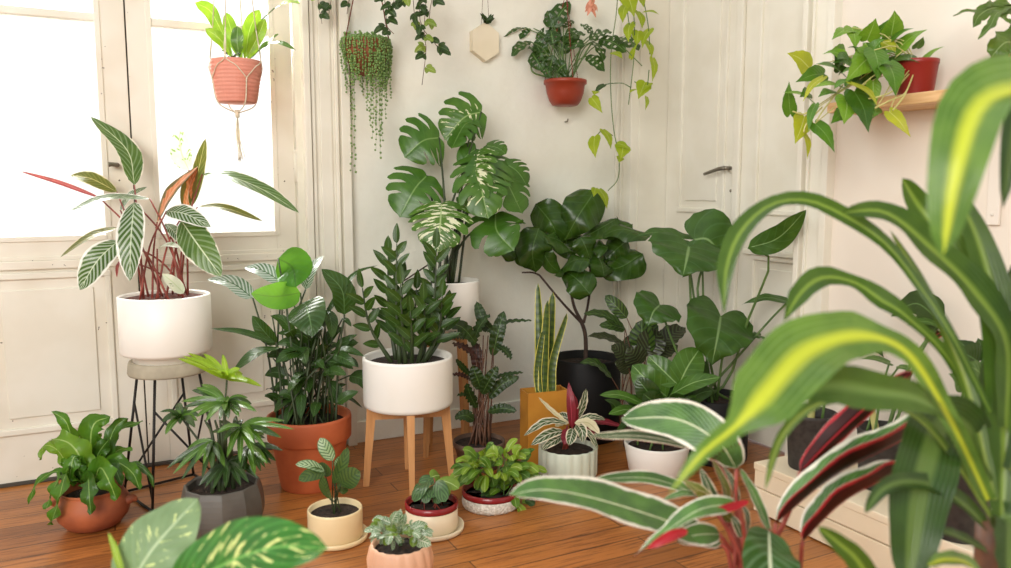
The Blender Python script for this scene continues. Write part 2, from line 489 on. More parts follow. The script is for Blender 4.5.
        def frame(t):
            T = at(min(1, t + .02)) - at(max(0, t - .02))
            T.normalize()
            h = hint
            if twist:
                h = Matrix.Rotation(twist * (t - .3), 3, T) @ hint
            S = T.cross(h)
            if S.length < .05:
                S = T.cross(hint + V((.31, .17, .23)))
            S.normalize()
            return T, S, S.cross(T)
        fr = [frame(i / 40) for i in range(41)]
        def surf(sg, t):
            T, S, N = fr[int(round(max(0, min(1, t)) * 40))]
            w = half * wid(t)
            a = abs(sg)
            rw = w * (1 + ruff * sin(2 * pi * wf * 1.7 * t + ph + (2 if sg > 0 else 0)))
            p = at(t) + S * (sg * rw * (1 - .15 * fold * a)) + N * (fold * a * w - cup * a * a * w)
            if wave:
                p = p + N * (wave * half * sin(2 * pi * wf * t + ph + (1.3 if sg > 0 else 0)) * a * a * min(1, 4 * t + .2))
            if cord:
                p = p - T * (cord * L * a * (1.75 - a) * (1 - t) ** 4)
            return p
        def grid(off, mslot, flip):
            base = len(s.v)
            for i in range(nL + 1):
                t = i / nL
                N = fr[int(round(t * 40))][2]
                for j in range(nW + 1):
                    sg = -1 + 2 * j / nW
                    s.v.append(surf(sg, t) - N * off)
            for i in range(nL):
                for j in range(nW):
                    if holes and nW >= 8:
                        jj = j if j < nW // 2 else nW - 1 - j
                        if jj in (2, 3) and 2 <= i < nL - 3 and i % 3 == 0:
                            continue
                    ids = [base + i * (nW + 1) + j, base + i * (nW + 1) + j + 1, base + (i + 1) * (nW + 1) + j + 1, base + (i + 1) * (nW + 1) + j]
                    uvs = [(j / nW, i / nL), ((j + 1) / nW, i / nL), ((j + 1) / nW, (i + 1) / nL), (j / nW, (i + 1) / nL)]
                    if flip:
                        ids.reverse(); uvs.reverse()
                    s.face(ids, uvs, mslot)
        if split:
            NL = lobes or 5
            K, J = 9, 4
            for sd in (-1, 1):
                for li in range(NL):
                    tc = (li + .5) / NL * .94
                    base = len(s.v); uvl = []
                    for k in range(K + 1):
                        a = k / K
                        h = .5 / NL * .94
                        if a > .34:
                            h *= 1 - .27 * min(1, (a - .34) / .2) * (1 if li < NL - 1 else .3)
                        if a > .8:
                            h *= sqrt(max(.02, 1 - ((a - .8) / .205) ** 2))
                        for j in range(J + 1):
                            t = tc + h * (-1 + 2 * j / J) + (.17 * a * a if li < NL - 1 else .03 * a)
                            if li == NL - 1 and j == J:
                                t = tc + h + .06 * (1 - a)
                            t = max(0.0, min(1.0, t))
                            s.v.append(surf(sd * a, t)); uvl.append((.5 + sd * a * .5, t))
                    for k in range(K):
                        for j in range(J):
                            ii = [k * (J + 1) + j, k * (J + 1) + j + 1, (k + 1) * (J + 1) + j + 1, (k + 1) * (J + 1) + j]
                            if sd > 0:
                                ii.reverse()
                            s.face([base + i for i in ii], [uvl[i] for i in ii], mi)
            return s
        grid(0.0, mi, False)
        if under is not None:
            grid(.0007, under, True)
        return s
    def build(s, name, mats, parent=None, origin=None):
        me = bpy.data.meshes.new(name)
        o = V(origin) if origin is not None else (parent_origin(parent) if parent is not None else V((0, 0, 0)))
        me.from_pydata([tuple(p - o) for p in s.v], [], s.f)
        if not isinstance(mats, (list, tuple)):
            mats = [mats]
        for mm in mats:
            me.materials.append(M[mm] if isinstance(mm, str) else mm)
        uvl = me.uv_layers.new(name='UVMap')
        flat = [c for fu in s.uv for u in fu for c in u]
        uvl.data.foreach_set('uv', flat)
        me.polygons.foreach_set('material_index', s.mi)
        me.polygons.foreach_set('use_smooth', s.sm)
        me.update()
        ob = bpy.data.objects.new(name, me)
        COL.objects.link(ob)
        if parent is not None:
            ob.parent = parent
            ob['_o'] = tuple(o)
        else:
            ob.location = o
            ob['_o'] = tuple(o)
        return ob

def parent_origin(p):
    return V(p['_o'])

def catmull(p, n):
    if len(p) == 2:
        return [p[0].lerp(p[1], i / max(1, n)) for i in range(max(1, n) + 1)]
    ext = [p[0] * 2 - p[1]] + list(p) + [p[-1] * 2 - p[-2]]
    out = []
    segs = len(p) - 1
    for i in range(n + 1):
        u = i / n * segs
        k = min(int(u), segs - 1)
        t = u - k
        a, b, c, d = ext[k:k + 4]
        out.append(.5 * ((2 * b) + (c - a) * t + (2 * a - 5 * b + 4 * c - d) * t * t + (3 * b - a - 3 * c + d) * t * t * t))
    return out

def thing(name, loc, label, cat, group=None):
    o = bpy.data.objects.new(name, None)
    o.empty_display_size = .05
    COL.objects.link(o)
    o.location = V(loc)
    o['_o'] = tuple(V(loc))
    o['label'] = label
    o['category'] = cat
    if group:
        o['group'] = group
    return o
def struct(o):
    o['kind'] = 'structure'
    return o

# ---------------------------------------------------------------- the room
YB, YD = 3.03, 3.10            # plaster face, french door face
XR, XD = 2.13, 2.28            # right wall face, recessed door face
HT = 2.75
struct(MB().box((-2.6, -2.2, -.06), (2.5, 3.35, 0)).build('floor', 'floor', origin=(0, 0, 0)))
w = MB()
w.box((.84, YB, 0), (XR + .45, YB + .22, HT)); w.box((-2.6, YB, 0), (-.60, YB + .22, HT)); w.box((-.60, YB, 2.42), (.84, YB + .22, HT))
struct(w.build('wall_back', 'plaster'))
w = MB()
w.box((XR, -2.2, 0), (XR + .25, 1.97, HT)); w.box((XR, 2.90, 0), (XR + .25, YB, HT)); w.box((XR, 1.97, 2.4), (XR + .25, 2.90, HT))
struct(w.build('wall_right', 'pinkwall'))

def casing(name, run, at, out, z1, steps):
    """vertical moulded board: run = axis index along wall, at=(start,end), out = (axis, face, sign)"""
    b = MB()
    ax, face, sg = out
    for (f0, f1, dp) in steps:
        a = at[0] + (at[1] - at[0]) * f0; c = at[0] + (at[1] - at[0]) * f1
        lo = [0, 0, 0]; hi = [0, 0, z1]
        lo[run], hi[run] = a, c
        lo[ax], hi[ax] = face, face + sg * dp
        b.box(lo, hi, bev=.0025)
    return struct(b.build(name, 'paint'))
ST = [(.012, .988, .02), (0, .14, .045), (.17, .25, .032), (.36, .62, .027), (.68, .76, .034), (.80, 1, .05)]
casing('trim_1', 0, (.70, .87), (1, YB + .01, -1), 2.42, ST)
casing('trim_2', 0, (-.63, -.46), (1, YB + .01, -1), 2.42, ST)
casing('trim_3', 1, (YB - .002, 2.90), (0, XR + .01, -1), 2.40, ST)
casing('trim_4', 1, (1.84, 1.97), (0, XR + .01, -1), 2.40, [(.012, .988, .02), (0, .2, .045), (.26, .34, .03), (.7, .78, .03), (.84, 1, .042)])
# frame of the french doors and threshold
b = MB(); b.box((.685, YD - .02, 0), (.74, YD + .10, 2.42)); b.box((-.50, YD - .02, 0), (-.445, YD + .10, 2.42)); b.box((-.445, YD - .02, 2.34), (.685, YD + .10, 2.42))
struct(b.build('trim_5', 'paint'))
b = MB(); b.box((-.445, YD - .012, 0), (.685, YD + .10, .012), bev=.003)
struct(b.build('trim_6', 'gap'))
# jambs of the recessed door
b = MB(); b.box((XR + .0, 2.895, 0), (XD + .06, 2.915, 2.40)); b.box((XR + .0, 1.955, 0), (XD + .06, 1.972, 2.40)); b.box((XR, 1.97, 2.39), (XD + .06, 2.9, 2.41))
struct(b.build('trim_7', 'paint'))

def raised_panel(b, ax, u0, u1, z0, z1, face, sg, moul=.022, gap=.035, dp=.012):
    """frame moulding plus raised field on plane axis (0 or 1), u along the other axis"""
    def bx(a0, a1, c0, c1, d):
        lo = [0, 0, c0]; hi = [0, 0, c1]
        run = 1 - ax
        lo[run], hi[run] = a0, a1
        lo[ax], hi[ax] = face - sg * .006, face + sg * d
        b.box(lo, hi, bev=min(.004, d * .4))
    bx(u0, u1, z1 - moul, z1, dp); bx(u0, u1, z0, z0 + moul, dp)
    bx(u0 + .001, u0 + moul - .001, z0 + .001, z1 - .001, dp - .0015); bx(u1 - moul + .001, u1 - .001, z0 + .001, z1 - .001, dp - .0015)
    bx(u0 + moul + gap, u1 - moul - gap, z0 + moul + gap, z1 - moul - gap, dp * .6)

def french(n, x0, x1, gl0, gl1):
    y0, y1 = YD, YD + .045
    d = bpy.data.objects.new('door_%d' % n, None); COL.objects.link(d)
    d.location = (x0, y0, 0); d['_o'] = (x0, y0, 0); struct(d)
    b = MB()
    b.box((x0, y0, .012), (gl0, y1, 2.335), bev=.002); b.box((gl1, y0, .012), (x1, y1, 2.335), bev=.002)
    b.box((gl0, y0, .012), (gl1, y1, .84)); b.box((gl0, y0, 2.25), (gl1, y1, 2.335))
    b.box((x0 + .01, y0 - .014, .735), (x1 - .01, y0, .765), bev=.004)
    b.box((x0 + .01, y0 - .008, .765), (x1 - .01, y0, .778), bev=.002)
    # glazing bead
    for (a, c, e, f) in ((gl0 - .012, gl0 + .006, .83, 2.26), (gl1 - .006, gl1 + .012, .83, 2.26)):
        b.box((a, y0 - .006, e), (c, y0 + .01, f), bev=.002)
    b.box((gl0, y0 - .006, .828), (gl1, y0 + .01, .846), bev=.002)
    b.build('frame', 'oldpaint', d)
    b = MB(); raised_panel(b, 1, x0 + .085, x1 - .085, .175, .725, y0, -1)
    b.build('lower_panel', 'paint', d)
    for z in (1.567,):
        b = MB(); b.box((gl0, y0 + .002, z - .002), (gl1, y1, z + .026), bev=.004); b.build('glazing_bar', 'paint', d)
    for z0, z1 in ((.84, 1.565), (1.593, 2.25)):
        b = MB(); b.box((gl0 - .004, y0 + .02, z0), (gl1 + .004, y0 + .024, z1)); b.build('pane', 'glass', d)
    return d
d1 = french(1, -.44, .119, -.36, .032)
d2 = french(2, .124, .68, .197, .605)
# rebate bead, handle, hinges
b = MB(); b.tube([(.072, YD - .001, 1.085), (.072, YD - .035, 1.085)], .008, 10); b.tube([(.072, YD - .035, 1.085), (.055, YD - .04, 1.087), (.045, YD - .04, 1.086)], [.008, .007, .009], 10)
b.build('handle', 'steel', d1)
for z in (.5, 1.03, 1.75):
    b = MB(); b.tube([(.683, YD - .006, z), (.683, YD - .006, z + .11)], .007, 10, n=1); b.ball((.683, YD - .006, z + .114), .0085, 10, 6); b.build('hinge', 'paint', d2)
b = MB(); b.box((.119, YD + .01, .012), (.124, YD + .03, 2.335)); struct(b.build('trim_8', 'gap'))

def rdoor(n, y0, y1):
    d = bpy.data.objects.new('door_%d' % n, None); COL.objects.link(d)
    d.location = (XD, y0, 0); d['_o'] = (XD, y0, 0); struct(d)
    b = MB(); b.box((XD, y0, .01), (XD + .045, y1, 2.385), bev=.002); b.build('frame', 'paint', d)
    b = MB(); raised_panel(b, 0, y0 + .07, y1 - .09, .905, 2.25, XD, -1, .02, .03, .012); b.build('upper_panel', 'paint', d)
    b = MB(); raised_panel(b, 0, y0 + .07, y1 - .09, .20, .75, XD, -1, .02, .03, .012)
    b.box((XD - .022, y0 + .05, .75), (XD, y1 - .06, .772), bev=.004)
    b.build('lower_panel', 'paint', d)
    return d
d3 = rdoor(3, 2.44, 2.893)
d4 = rdoor(4, 1.974, 2.437)
b = MB(); b.box((XD - .02, 2.42, .01), (XD, 2.455, 2.385), bev=.006); b.build('astragal', 'paint', d4)
hx, hy, hz = XD, 2.475, 1.087
b = MB(); b.tube([(hx + .001, hy, hz), (hx - .006, hy, hz)], .02, 20); b.build('rose', 'paint', d3)
b = MB(); b.tube([(hx, hy, hz), (hx - .04, hy, hz)], .008, 10)
b.tube([(hx - .04, hy, hz), (hx - .046, hy + .03, hz - .004), (hx - .046, hy + .11, hz - .022)], [.009, .008, .0065], 10)
b.tube([(hx, hy, hz - .09), (hx - .004, hy, hz - .09)], .006, 10)
b.build('handle', 'steel', d3)
# baseboards
b = MB(); b.box((.87, YB - .012, 0), (XR, YB, .085), bev=.003); struct(b.build('baseboard_back', 'plaster'))
b = MB(); b.box((XR - .014, -2.2, 0), (XR, 1.84, .12), bev=.003); b.box((XR - .018, -2.2, .12), (XR, 1.84, .135), bev=.003); struct(b.build('baseboard_right', 'paint'))

# ---------------------------------------------------------------- pots
def at_floor(x, ybot, r, z=0.0):           # centre of a round base whose front edge shows at ybot
    p = G(x, ybot, z)
    dirh = V((p.x, p.y, 0)).normalized()
    return V((p.x, p.y, z)) + dirh * r
def depth_of(p):
    return (V(p) - EYE).dot(FW)

def pot(root, prof, mat, soil_z, th=.008, seg=44, mod=None, soil='soil', smooth=True, name='pot', soil_r=None):
    o = parent_origin(root)
    rt, zt = prof[-1]
    inner = [(rt - th * .4, zt + th * .25), (rt - th, zt - th * .3)]
    # inner wall follows the outer profile down to the soil
    def rad(z):
        for (r0, z0), (r1, z1) in zip(prof, prof[1:]):
            if min(z0, z1) <= z <= max(z0, z1) and z1 != z0:
                return r0 + (r1 - r0) * (z - z0) / (z1 - z0)
        return rt
    ri = min(rad(soil_z), rt) - th
    inner.append((ri, soil_z - .006))
    full = [(.0001, prof[0][1])] + list(prof) + inner + [(.0001, soil_z - .006)]
    ob = MB().lathe(full, o, seg, mod=mod, smooth=smooth).build(name, mat, root)
    b = MB()
    ns = 28; base = len(b.v)
    rr = (soil_r or ri) * .99
    R_ = 5
    b.v.append(o + V((0, 0, soil_z + .006)))
    for i in range(1, R_ + 1):
        for a in range(ns):
            an = 2 * pi * a / ns
            r = rr * i / R_
            b.v.append(o + V((cos(an) * r, sin(an) * r, soil_z + (.006 * (1 - i / R_)) + (rnd.random() - .5) * .006 * (i < R_))))
    for a in range(ns):
        b.face([0, 1 + a, 1 + (a + 1) % ns])
    for i in range(R_ - 1):
        for a in range(ns):
            p0 = 1 + i * ns; p1 = p0 + ns
            b.face([p0 + a, p1 + a, p1 + (a + 1) % ns, p0 + (a + 1) % ns])
    b.build('soil', soil, root)
    return ob

HEART = [(0, .50), (.10, .88), (.26, 1), (.48, .80), (.70, .46), (.86, .18), (1, 0)]
class Plant:
    """leaf helper: coordinates are (x, y, depth offset) seen from the camera station, converted to real points"""
    def __init__(s, root, d0, top):
        s.root, s.d0, s.top = root, d0, V(top)      # top: centre of the soil
    def w(s, p):
        return P(p[0], p[1], s.d0 + (p[2] if len(p) > 2 else 0.0))
    def px(s, n, dd=0.0):
        return n * (s.d0 + dd) / FPX
    def leaf(s, pts, wpx, mat, stalk=None, stalk_mat='stalk_g', sr=.003, under=None, mb=None, root_spread=.5, base=None, name='leaf', ctrl=None, **kw):
        q = [s.w(p) for p in pts]
        b = mb or MB()
        dd = pts[len(pts) // 2][2] if len(pts[0]) > 2 else 0.0
        b.leaf(q, s.px(wpx, dd), under=(1 if (under and mb is None) else None), **kw)
        if mb is not None:
            return q[0]
        ob = b.build(name, [mat, under] if under else [mat], s.root)
        if stalk is not None:
            a = V(base) if base is not None else s.top + V(((rnd.random() - .5) * 2 * root_spread, (rnd.random() - .5) * 2 * root_spread, 0)) * s.px(20)
            if stalk == 'auto':
                mid = a.lerp(q[0], .55); mid.z += .12 * (q[0] - a).length * (.4 if q[0].z > a.z else 1.5)
                mid = V((a.x + (q[0].x - a.x) * .4, a.y + (q[0].y - a.y) * .4, mid.z))
                path = [a, mid, q[0]]
            else:
                path = [a] + [s.w(p) for p in stalk] + [q[0]]
            if depth_of(a) > 0:
                MB().tube(path, [sr * 1.2, sr * .8], 6, n=10).build('stalk', stalk_mat, ob)
        return ob

HN = {'F': hv(0, .25, .97), 'U': hv(0, .85, .5), 'M': hv(0, .55, .83), 'L': hv(-.55, .5, .67), 'R': hv(.55, .5, .67), 'T': hv(0, 1, .12), 'l': hv(-.8, .5, .3), 'r': hv(.8, .5, .3)}
def K(sc, ox, oy):
    return lambda x, y: (x / sc + ox, y / sc + oy)
def table(pl, rows, k, stalk='auto', stalk_mat='stalk_g', sr=.003, mb=None, dflt=None, **common):
    """rows: bx,by,bd, tx,ty,td, width(px), mat, hint, extra"""
    for r in rows:
        bx, by, bd, tx, ty, td, wd, mat, hn = r[:9]
        kw = dict(common)
        kw.update(dflt or {})
        if len(r) > 9:
            kw.update(r[9])
        st = kw.pop('stalk', stalk)
        mids = kw.pop('mids', None)
        b = k(bx, by); t = k(tx, ty)
        pts = [(b[0], b[1], bd)]
        if mids:
            for (mx, my, md) in mids:
                q = k(mx, my); pts.append((q[0], q[1], md))
        pts.append((t[0], t[1], td))
        pl.leaf(pts, wd, mat, stalk=st, stalk_mat=kw.pop('smat', stalk_mat), sr=kw.pop('sr', sr), hint=HN[hn], mb=mb, **kw)
def foliage_random(pl, n, boxpx, dr, lenpx, wpx, mats, name='foliage', up=.5, shape=(.55, .85), outward=True, stems=None, **kw):
    """leaves scattered through a real 3D ellipsoid; one mesh per material"""
    cx, cy, rx, ry = boxpx
    groups = {}
    for i in range(n):
        while True:
            a = [rnd.uniform(-1, 1) for _ in range(3)]
            if sum(v * v for v in a) <= 1:
                break
        c = P(cx + a[0] * rx, cy + a[1] * ry, pl.d0 + a[2] * dr)
        dirv = RT * a[0] + V((0, 0, 1)) * (-a[1] * .6 + up * rnd.uniform(-.3, 1)) + FH * a[2] * .7
        dirv += V((rnd.uniform(-.5, .5), rnd.uniform(-.5, .5), rnd.uniform(-.3, .3)))
        dirv.normalize()
        L = pl.px(lenpx * rnd.uniform(.7, 1.25)); W = pl.px(wpx * rnd.uniform(.8, 1.2))
        mt = rnd.choice(mats)
        b = groups.setdefault(mt, MB())
        h = (V((0, 0, 1)) * .8 - FH * .5 + V((rnd.uniform(-.5, .5), rnd.uniform(-.5, .5), 0))).normalized()
        e = c + dirv * L
        b.leaf([c, c + dirv * L * .5 + V((0, 0, L * .1)), e - V((0, 0, L * .12))], W, hint=h, shape=shape, nL=8, nW=4, **kw)
    mats_l = list(groups)
    out = MB()
    for i, mt in enumerate(mats_l):
        g = groups[mt]; n0 = len(out.v)
        out.v += g.v
        for f, u, sm in zip(g.f, g.uv, g.sm):
            out.face([n0 + q for q in f], u, i, sm)
    return out, mats_l
class Bunch:
    """collects leaves of several materials into one foliage mesh"""
    def __init__(s):
        s.mb = MB(); s.mats = []
    def slot(s, mat):
        if mat not in s.mats:
            s.mats.append(mat)
        return s.mats.index(mat)
    def add(s, pl, pts, wpx, mat, **kw):
        return pl.leaf(pts, wpx, mat, mb=s.mb, mi=s.slot(mat), **kw)
    def rows(s, pl, rows, k, **common):
        for r in rows:
            bx, by, bd, tx, ty, td, wd, mat, hn = r[:9]
            kw = dict(common)
            if len(r) > 9:
                kw.update(r[9])
            b = k(bx, by); t = k(tx, ty)
            pts = [(b[0], b[1], bd)]
            for (mx, my, md) in kw.pop('mids', []):
                q = k(mx, my); pts.append((q[0], q[1], md))
            pts.append((t[0], t[1], td))
            s.add(pl, pts, wd, mat, hint=HN[hn], **kw)
    def merge(s, mb, mats):
        n0 = len(s.mb.v); s.mb.v += mb.v
        for f, u, mi, sm in zip(mb.f, mb.uv, mb.mi, mb.sm):
            s.mb.face([n0 + q for q in f], u, s.slot(mats[mi]), sm)
    def build(s, root, name='foliage'):
        return s.mb.build(name, s.mats, root)

# ================================================================ A  stromanthe in white pot on wire stool
dA = 2.60
cA = P(167.5, 357, dA); zst = P(167.5, 359, dA).z
st = thing('plant_stool', (cA.x, cA.y, 0), 'round concrete-topped stool on crossed black wire legs by the glazed doors', 'stool')
o = V((cA.x, cA.y, 0))
rs = 37.5 / FPX * dA
MB().lathe([(rs * .98, zst - .042), (rs, zst - .036), (rs * .97, zst - .006), (rs * .95, zst), (.0001, zst)], o, 40).build('seat', 'concrete', st)
feet = []; tops = []
for k in range(4):
    an = radians(-117 + 90 * k)
    feet.append(o + V((cos(an) * .165, sin(an) * .165, .006))); tops.append(o + V((cos(an) * .10, sin(an) * .10, zst - .042)))
for k in range(4):
    MB().tube([tops[k], feet[k]], .0043, 8).build('leg', 'wire', st)
for k in range(4):
    a, b_ = k, (k + 1) % 4
    MB().tube([tops[a].lerp(feet[a], .25), tops[b_].lerp(feet[b_], .92)], .0036, 8).build('brace', 'wire', st)
    MB().tube([feet[a], feet[b_]], .0043, 8).build('base_rail', 'wire', st)

zA = zst + .0005; rA = 43 / FPX * dA; hA = (P(165, 293, dA).z - zA)
root = thing('potted_stromanthe', (cA.x, cA.y, zA), 'striped pink and green leaved plant in white drum pot on the concrete stool', 'plant')
pot(root, [(rA * .74, 0), (rA * .74, .018), (rA * .97, .026), (rA, .034), (rA, hA - .004)], 'white_pot', hA - .012, .012, soil='soil_red', soil_r=rA * .88)
pl = Plant(root, dA, (cA.x, cA.y, zA + hA - .01))
k = K(2.99, 10, 110)
S_ = dict(shape=(.6, .75), nL=16)
table(pl, [
    (372, 225, .02, 242, 20, .08, 24, 'st_up', 'R', dict(mids=[(350, 120, .06)], twist=.4)),
    (268, 262, -.05, 30, 183, -.12, 5, 'st_under_pale', 'M', dict(mids=[(150, 218, -.08)], smat='stalk_r')),
    (320, 245, .05, 182, 195, .09, 15, 'st_olive', 'M'),
    (418, 265, -.02, 178, 302, -.16, 15, 'st_silver', 'U', dict(mids=[(290, 262, -.10)])),
    (372, 275, -.05, 358, 512, -.14, 30, 'st_silver', 'F', dict(mids=[(362, 380, -.13)])),
    (322, 352, .0, 150, 440, -.02, 15, 'st_olive', 'U', dict(mids=[(240, 378, -.02)])),
    (325, 390, -.03, 208, 538, -.08, 30, 'st_silver', 'F', dict(mids=[(262, 450, -.08)])),
    (440, 335, .0, 562, 168, .02, 24, 'st_pink', 'L', dict(mids=[(485, 245, -.03)])),
    (540, 290, .03, 585, 85, .06, 13, 'st_olive', 'R', dict(mids=[(560, 195, .04)])),
    (525, 300, .05, 560, 170, .02, 16, 'st_pink', 'F'),
    (535, 180, .09, 505, 52, .13, 22, 'st_white', 'F', dict(mids=[(512, 125, .11)])),
    (575, 192, .02, 865, 308, -.10, 19, 'st_up', 'U', dict(mids=[(650, 196, -.02), (760, 240, -.06)], smat='stalk_r')),
    (560, 290, .05, 755, 332, .08, 12, 'st_olive', 'U', dict(mids=[(640, 292, .06)])),
    (468, 302, -.03, 600, 350, -.09, 20, 'st_silver', 'M'),
    (512, 330, -.02, 632, 498, -.10, 34, 'st_up', 'F', dict(mids=[(560, 400, -.09)], fold=.05)),
    (465, 340, .0, 512, 400, -.02, 14, 'st_silver', 'R'),
    (440, 415, -.04, 512, 412, -.08, 9, 'st_white', 'U'),
    (520, 548, -.06, 455, 490, -.10, 13, 'st_white', 'M', dict(stalk=None)),
    (330, 300, .04, 410, 230, .07, 16, 'st_silver', 'L'),
    (335, 445, -.02, 320, 500, -.03, 7, 'st_under_pale', 'L'),
], k, stalk_mat='stalk_r', sr=.003, dflt=S_, root_spread=1.2)

# ================================================================ B  peace lily in big terracotta pot
cB = at_floor(311.5, 496, .115); dB = depth_of((cB.x, cB.y, .2))
hB = P(310, 414, dB).z
root = thing('potted_peace_lily', (cB.x, cB.y, 0), 'large orange terracotta pot with tall bushy broad dark green leaves', 'plant')
rB = 41 / FPX * dB
pot(root, [(rB * .70, 0), (rB * .72, .005), (rB * .90, hB - .085), (rB * .905, hB - .082), (rB * .97, hB - .08), (rB, hB - .074), (rB * 1.01, hB - .006), (rB, hB)], 'terracotta', hB - .03, .012)
pl = Plant(root, dB, (cB.x, cB.y, hB - .03))
k = K(2.84, 200, 240)
table(pl, [
    (222, 52, .02, 272, 134, -.06, 42, 'lily_backlit', 'F', dict(mids=[(262, 78, .0)], cup=.25)),
    (285, 150, -.02, 145, 152, -.08, 29, 'lily_backlit', 'F', dict(mids=[(215, 160, -.06)])),
    (150, 165, .03, 20, 112, .0, 22, 'lily_glare', 'U', dict(mids=[(90, 122, .02)])),
    (235, 122, .06, 125, 78, .06, 22, 'lily_glare', 'U'),
    (410, 212, .02, 345, 82, .0, 28, 'lily', 'R', dict(mids=[(402, 140, .01)])),
    (300, 140, .05, 350, 45, .08, 22, 'lily_glare', 'L'),
    (300, 182, -.08, 320, 275, -.16, 42, 'lily', 'F', dict(mids=[(312, 225, -.14)], cord=.12, shape=(.4, .8))),
    (362, 198, -.02, 376, 278, -.06, 15, 'lily', 'R'),
    (215, 292, -.05, 30, 252, -.16, 11, 'lily', 'U', dict(mids=[(120, 262, -.10)])),
    (216, 298, .0, 148, 215, .0, 18, 'lily', 'L'),
    (226, 306, -.06, 92, 376, -.16, 20, 'lily', 'L', dict(mids=[(160, 322, -.12)])),
    (370, 320, -.02, 466, 330, -.08, 12, 'lily', 'U'),
    (380, 325, -.06, 442, 358, -.10, 13, 'lily', 'M'),
    (350, 378, -.10, 416, 384, -.14, 15, 'lily', 'U'),
    (425, 385, .0, 497, 446, -.04, 20, 'lily', 'R', dict(mids=[(465, 398, -.02)])),
    (390, 462, -.06, 450, 430, -.06, 11, 'lily', 'M'),
    (352, 222, .02, 505, 72, .05, 8, 'lily', 'U', dict(mids=[(412, 128, .03), (450, 90, .04)])),
    (405, 222, .03, 430, 246, .0, 6, 'lily', 'U'),
], k, stalk_mat='stalk_d', sr=.0034, dflt=dict(shape=(.5, .8), nL=14), root_spread=1.6)
bn = Bunch()
bn.merge(*foliage_random(pl, 62, (308, 372, 36, 46), .10, 26, 12, ['lily', 'lily', 'lily', 'green_dark'], up=.2))
bn.merge(*foliage_random(pl, 16, (308, 400, 36, 10), .10, 18, 9, ['lily', 'green_dark'], up=.4))
bn.build(root)
b = MB()
for i in range(34):
    a = pl.top + V((rnd.uniform(-1, 1), rnd.uniform(-1, 1), 0)) * rB * .6
    e = P(308 + rnd.uniform(-36, 40), rnd.uniform(300, 390), dB + rnd.uniform(-.1, .1))
    b.tube([a, a.lerp(e, .5) + V((0, 0, .02)), e], .0026, 5, n=6)
b.build('stems', 'stalk_d', root)

# ================================================================ wooden stand and ZZ plant
dW = 2.74
cW = G(409.5, 483); cW = V((cW.x, cW.y, 0)); dW = depth_of((cW.x, cW.y, .3))
def stand(name, c, d, zt, span, label, ang, rail=.035, splay=.012, lw=.016):
    r = thing(name, (c.x, c.y, 0), label, 'plant stand', 'wooden plant stands')
    for q in range(4):
        an = ang + q * pi / 2
        u = V((cos(an), sin(an), 0)); s_ = V((-sin(an), cos(an), 0))
        b = MB()
        # tapered leg
        t0 = c + u * (span - .012) + V((0, 0, zt)); f0 = c + u * (span + splay)
        n0 = len(b.v)
        for (ctr, hw) in ((f0, lw * .62), (t0, lw)):
            for (i, j) in ((-1, -1), (1, -1), (1, 1), (-1, 1)):
                b.v.append(ctr + u * (i * hw) + s_ * (j * hw * .8))
        b.face([n0 + 3, n0 + 2, n0 + 1, n0], sm=False); b.face([n0 + 4, n0 + 5, n0 + 6, n0 + 7], sm=False)
        for i in range(4):
            b.face([n0 + i, n0 + (i + 1) % 4, n0 + 4 + (i + 1) % 4, n0 + 4 + i], sm=False)
        b.build('leg', 'beech', r)
    for q in range(2):
        an = ang + q * pi / 2
        u = V((cos(an), sin(an), 0)); s_ = V((-sin(an), cos(an), 0))
        b = MB(); b.obox(c + V((0, 0, zt - rail / 2 - .004 - .0005 * q)), u, s_, V((0, 0, 1)), (span - .02, lw * .7, rail / 2))
        b.build('cross_bar', 'beech', r)
    return r
zW = P(408, 413, dW - .1).z
angW = math.atan2(-cW.y, -cW.x) + radians(3)
stand('wooden_plant_stand', cW, dW, zW, .135, 'four-legged pale wooden stand holding the white tub on the bare floor', angW, .04)
rZ = 44.5 / FPX * dW
zZ0 = zW + .001; hZ = P(408, 355, dW).z - zZ0
root = thing('potted_zz_plant', (cW.x, cW.y, zZ0), 'upright glossy leaflets on thick stems in a wide white tub', 'plant')
pot(root, [(rZ * .93, 0), (rZ * .99, .006), (rZ, .016), (rZ, hZ - .006), (rZ * .995, hZ)], 'white_pot', hZ - .022, .014)
pl = Plant(root, dW, (cW.x, cW.y, zZ0 + hZ - .022))
k = K(4.06, 350, 230)
bn = Bunch(); stm = MB()
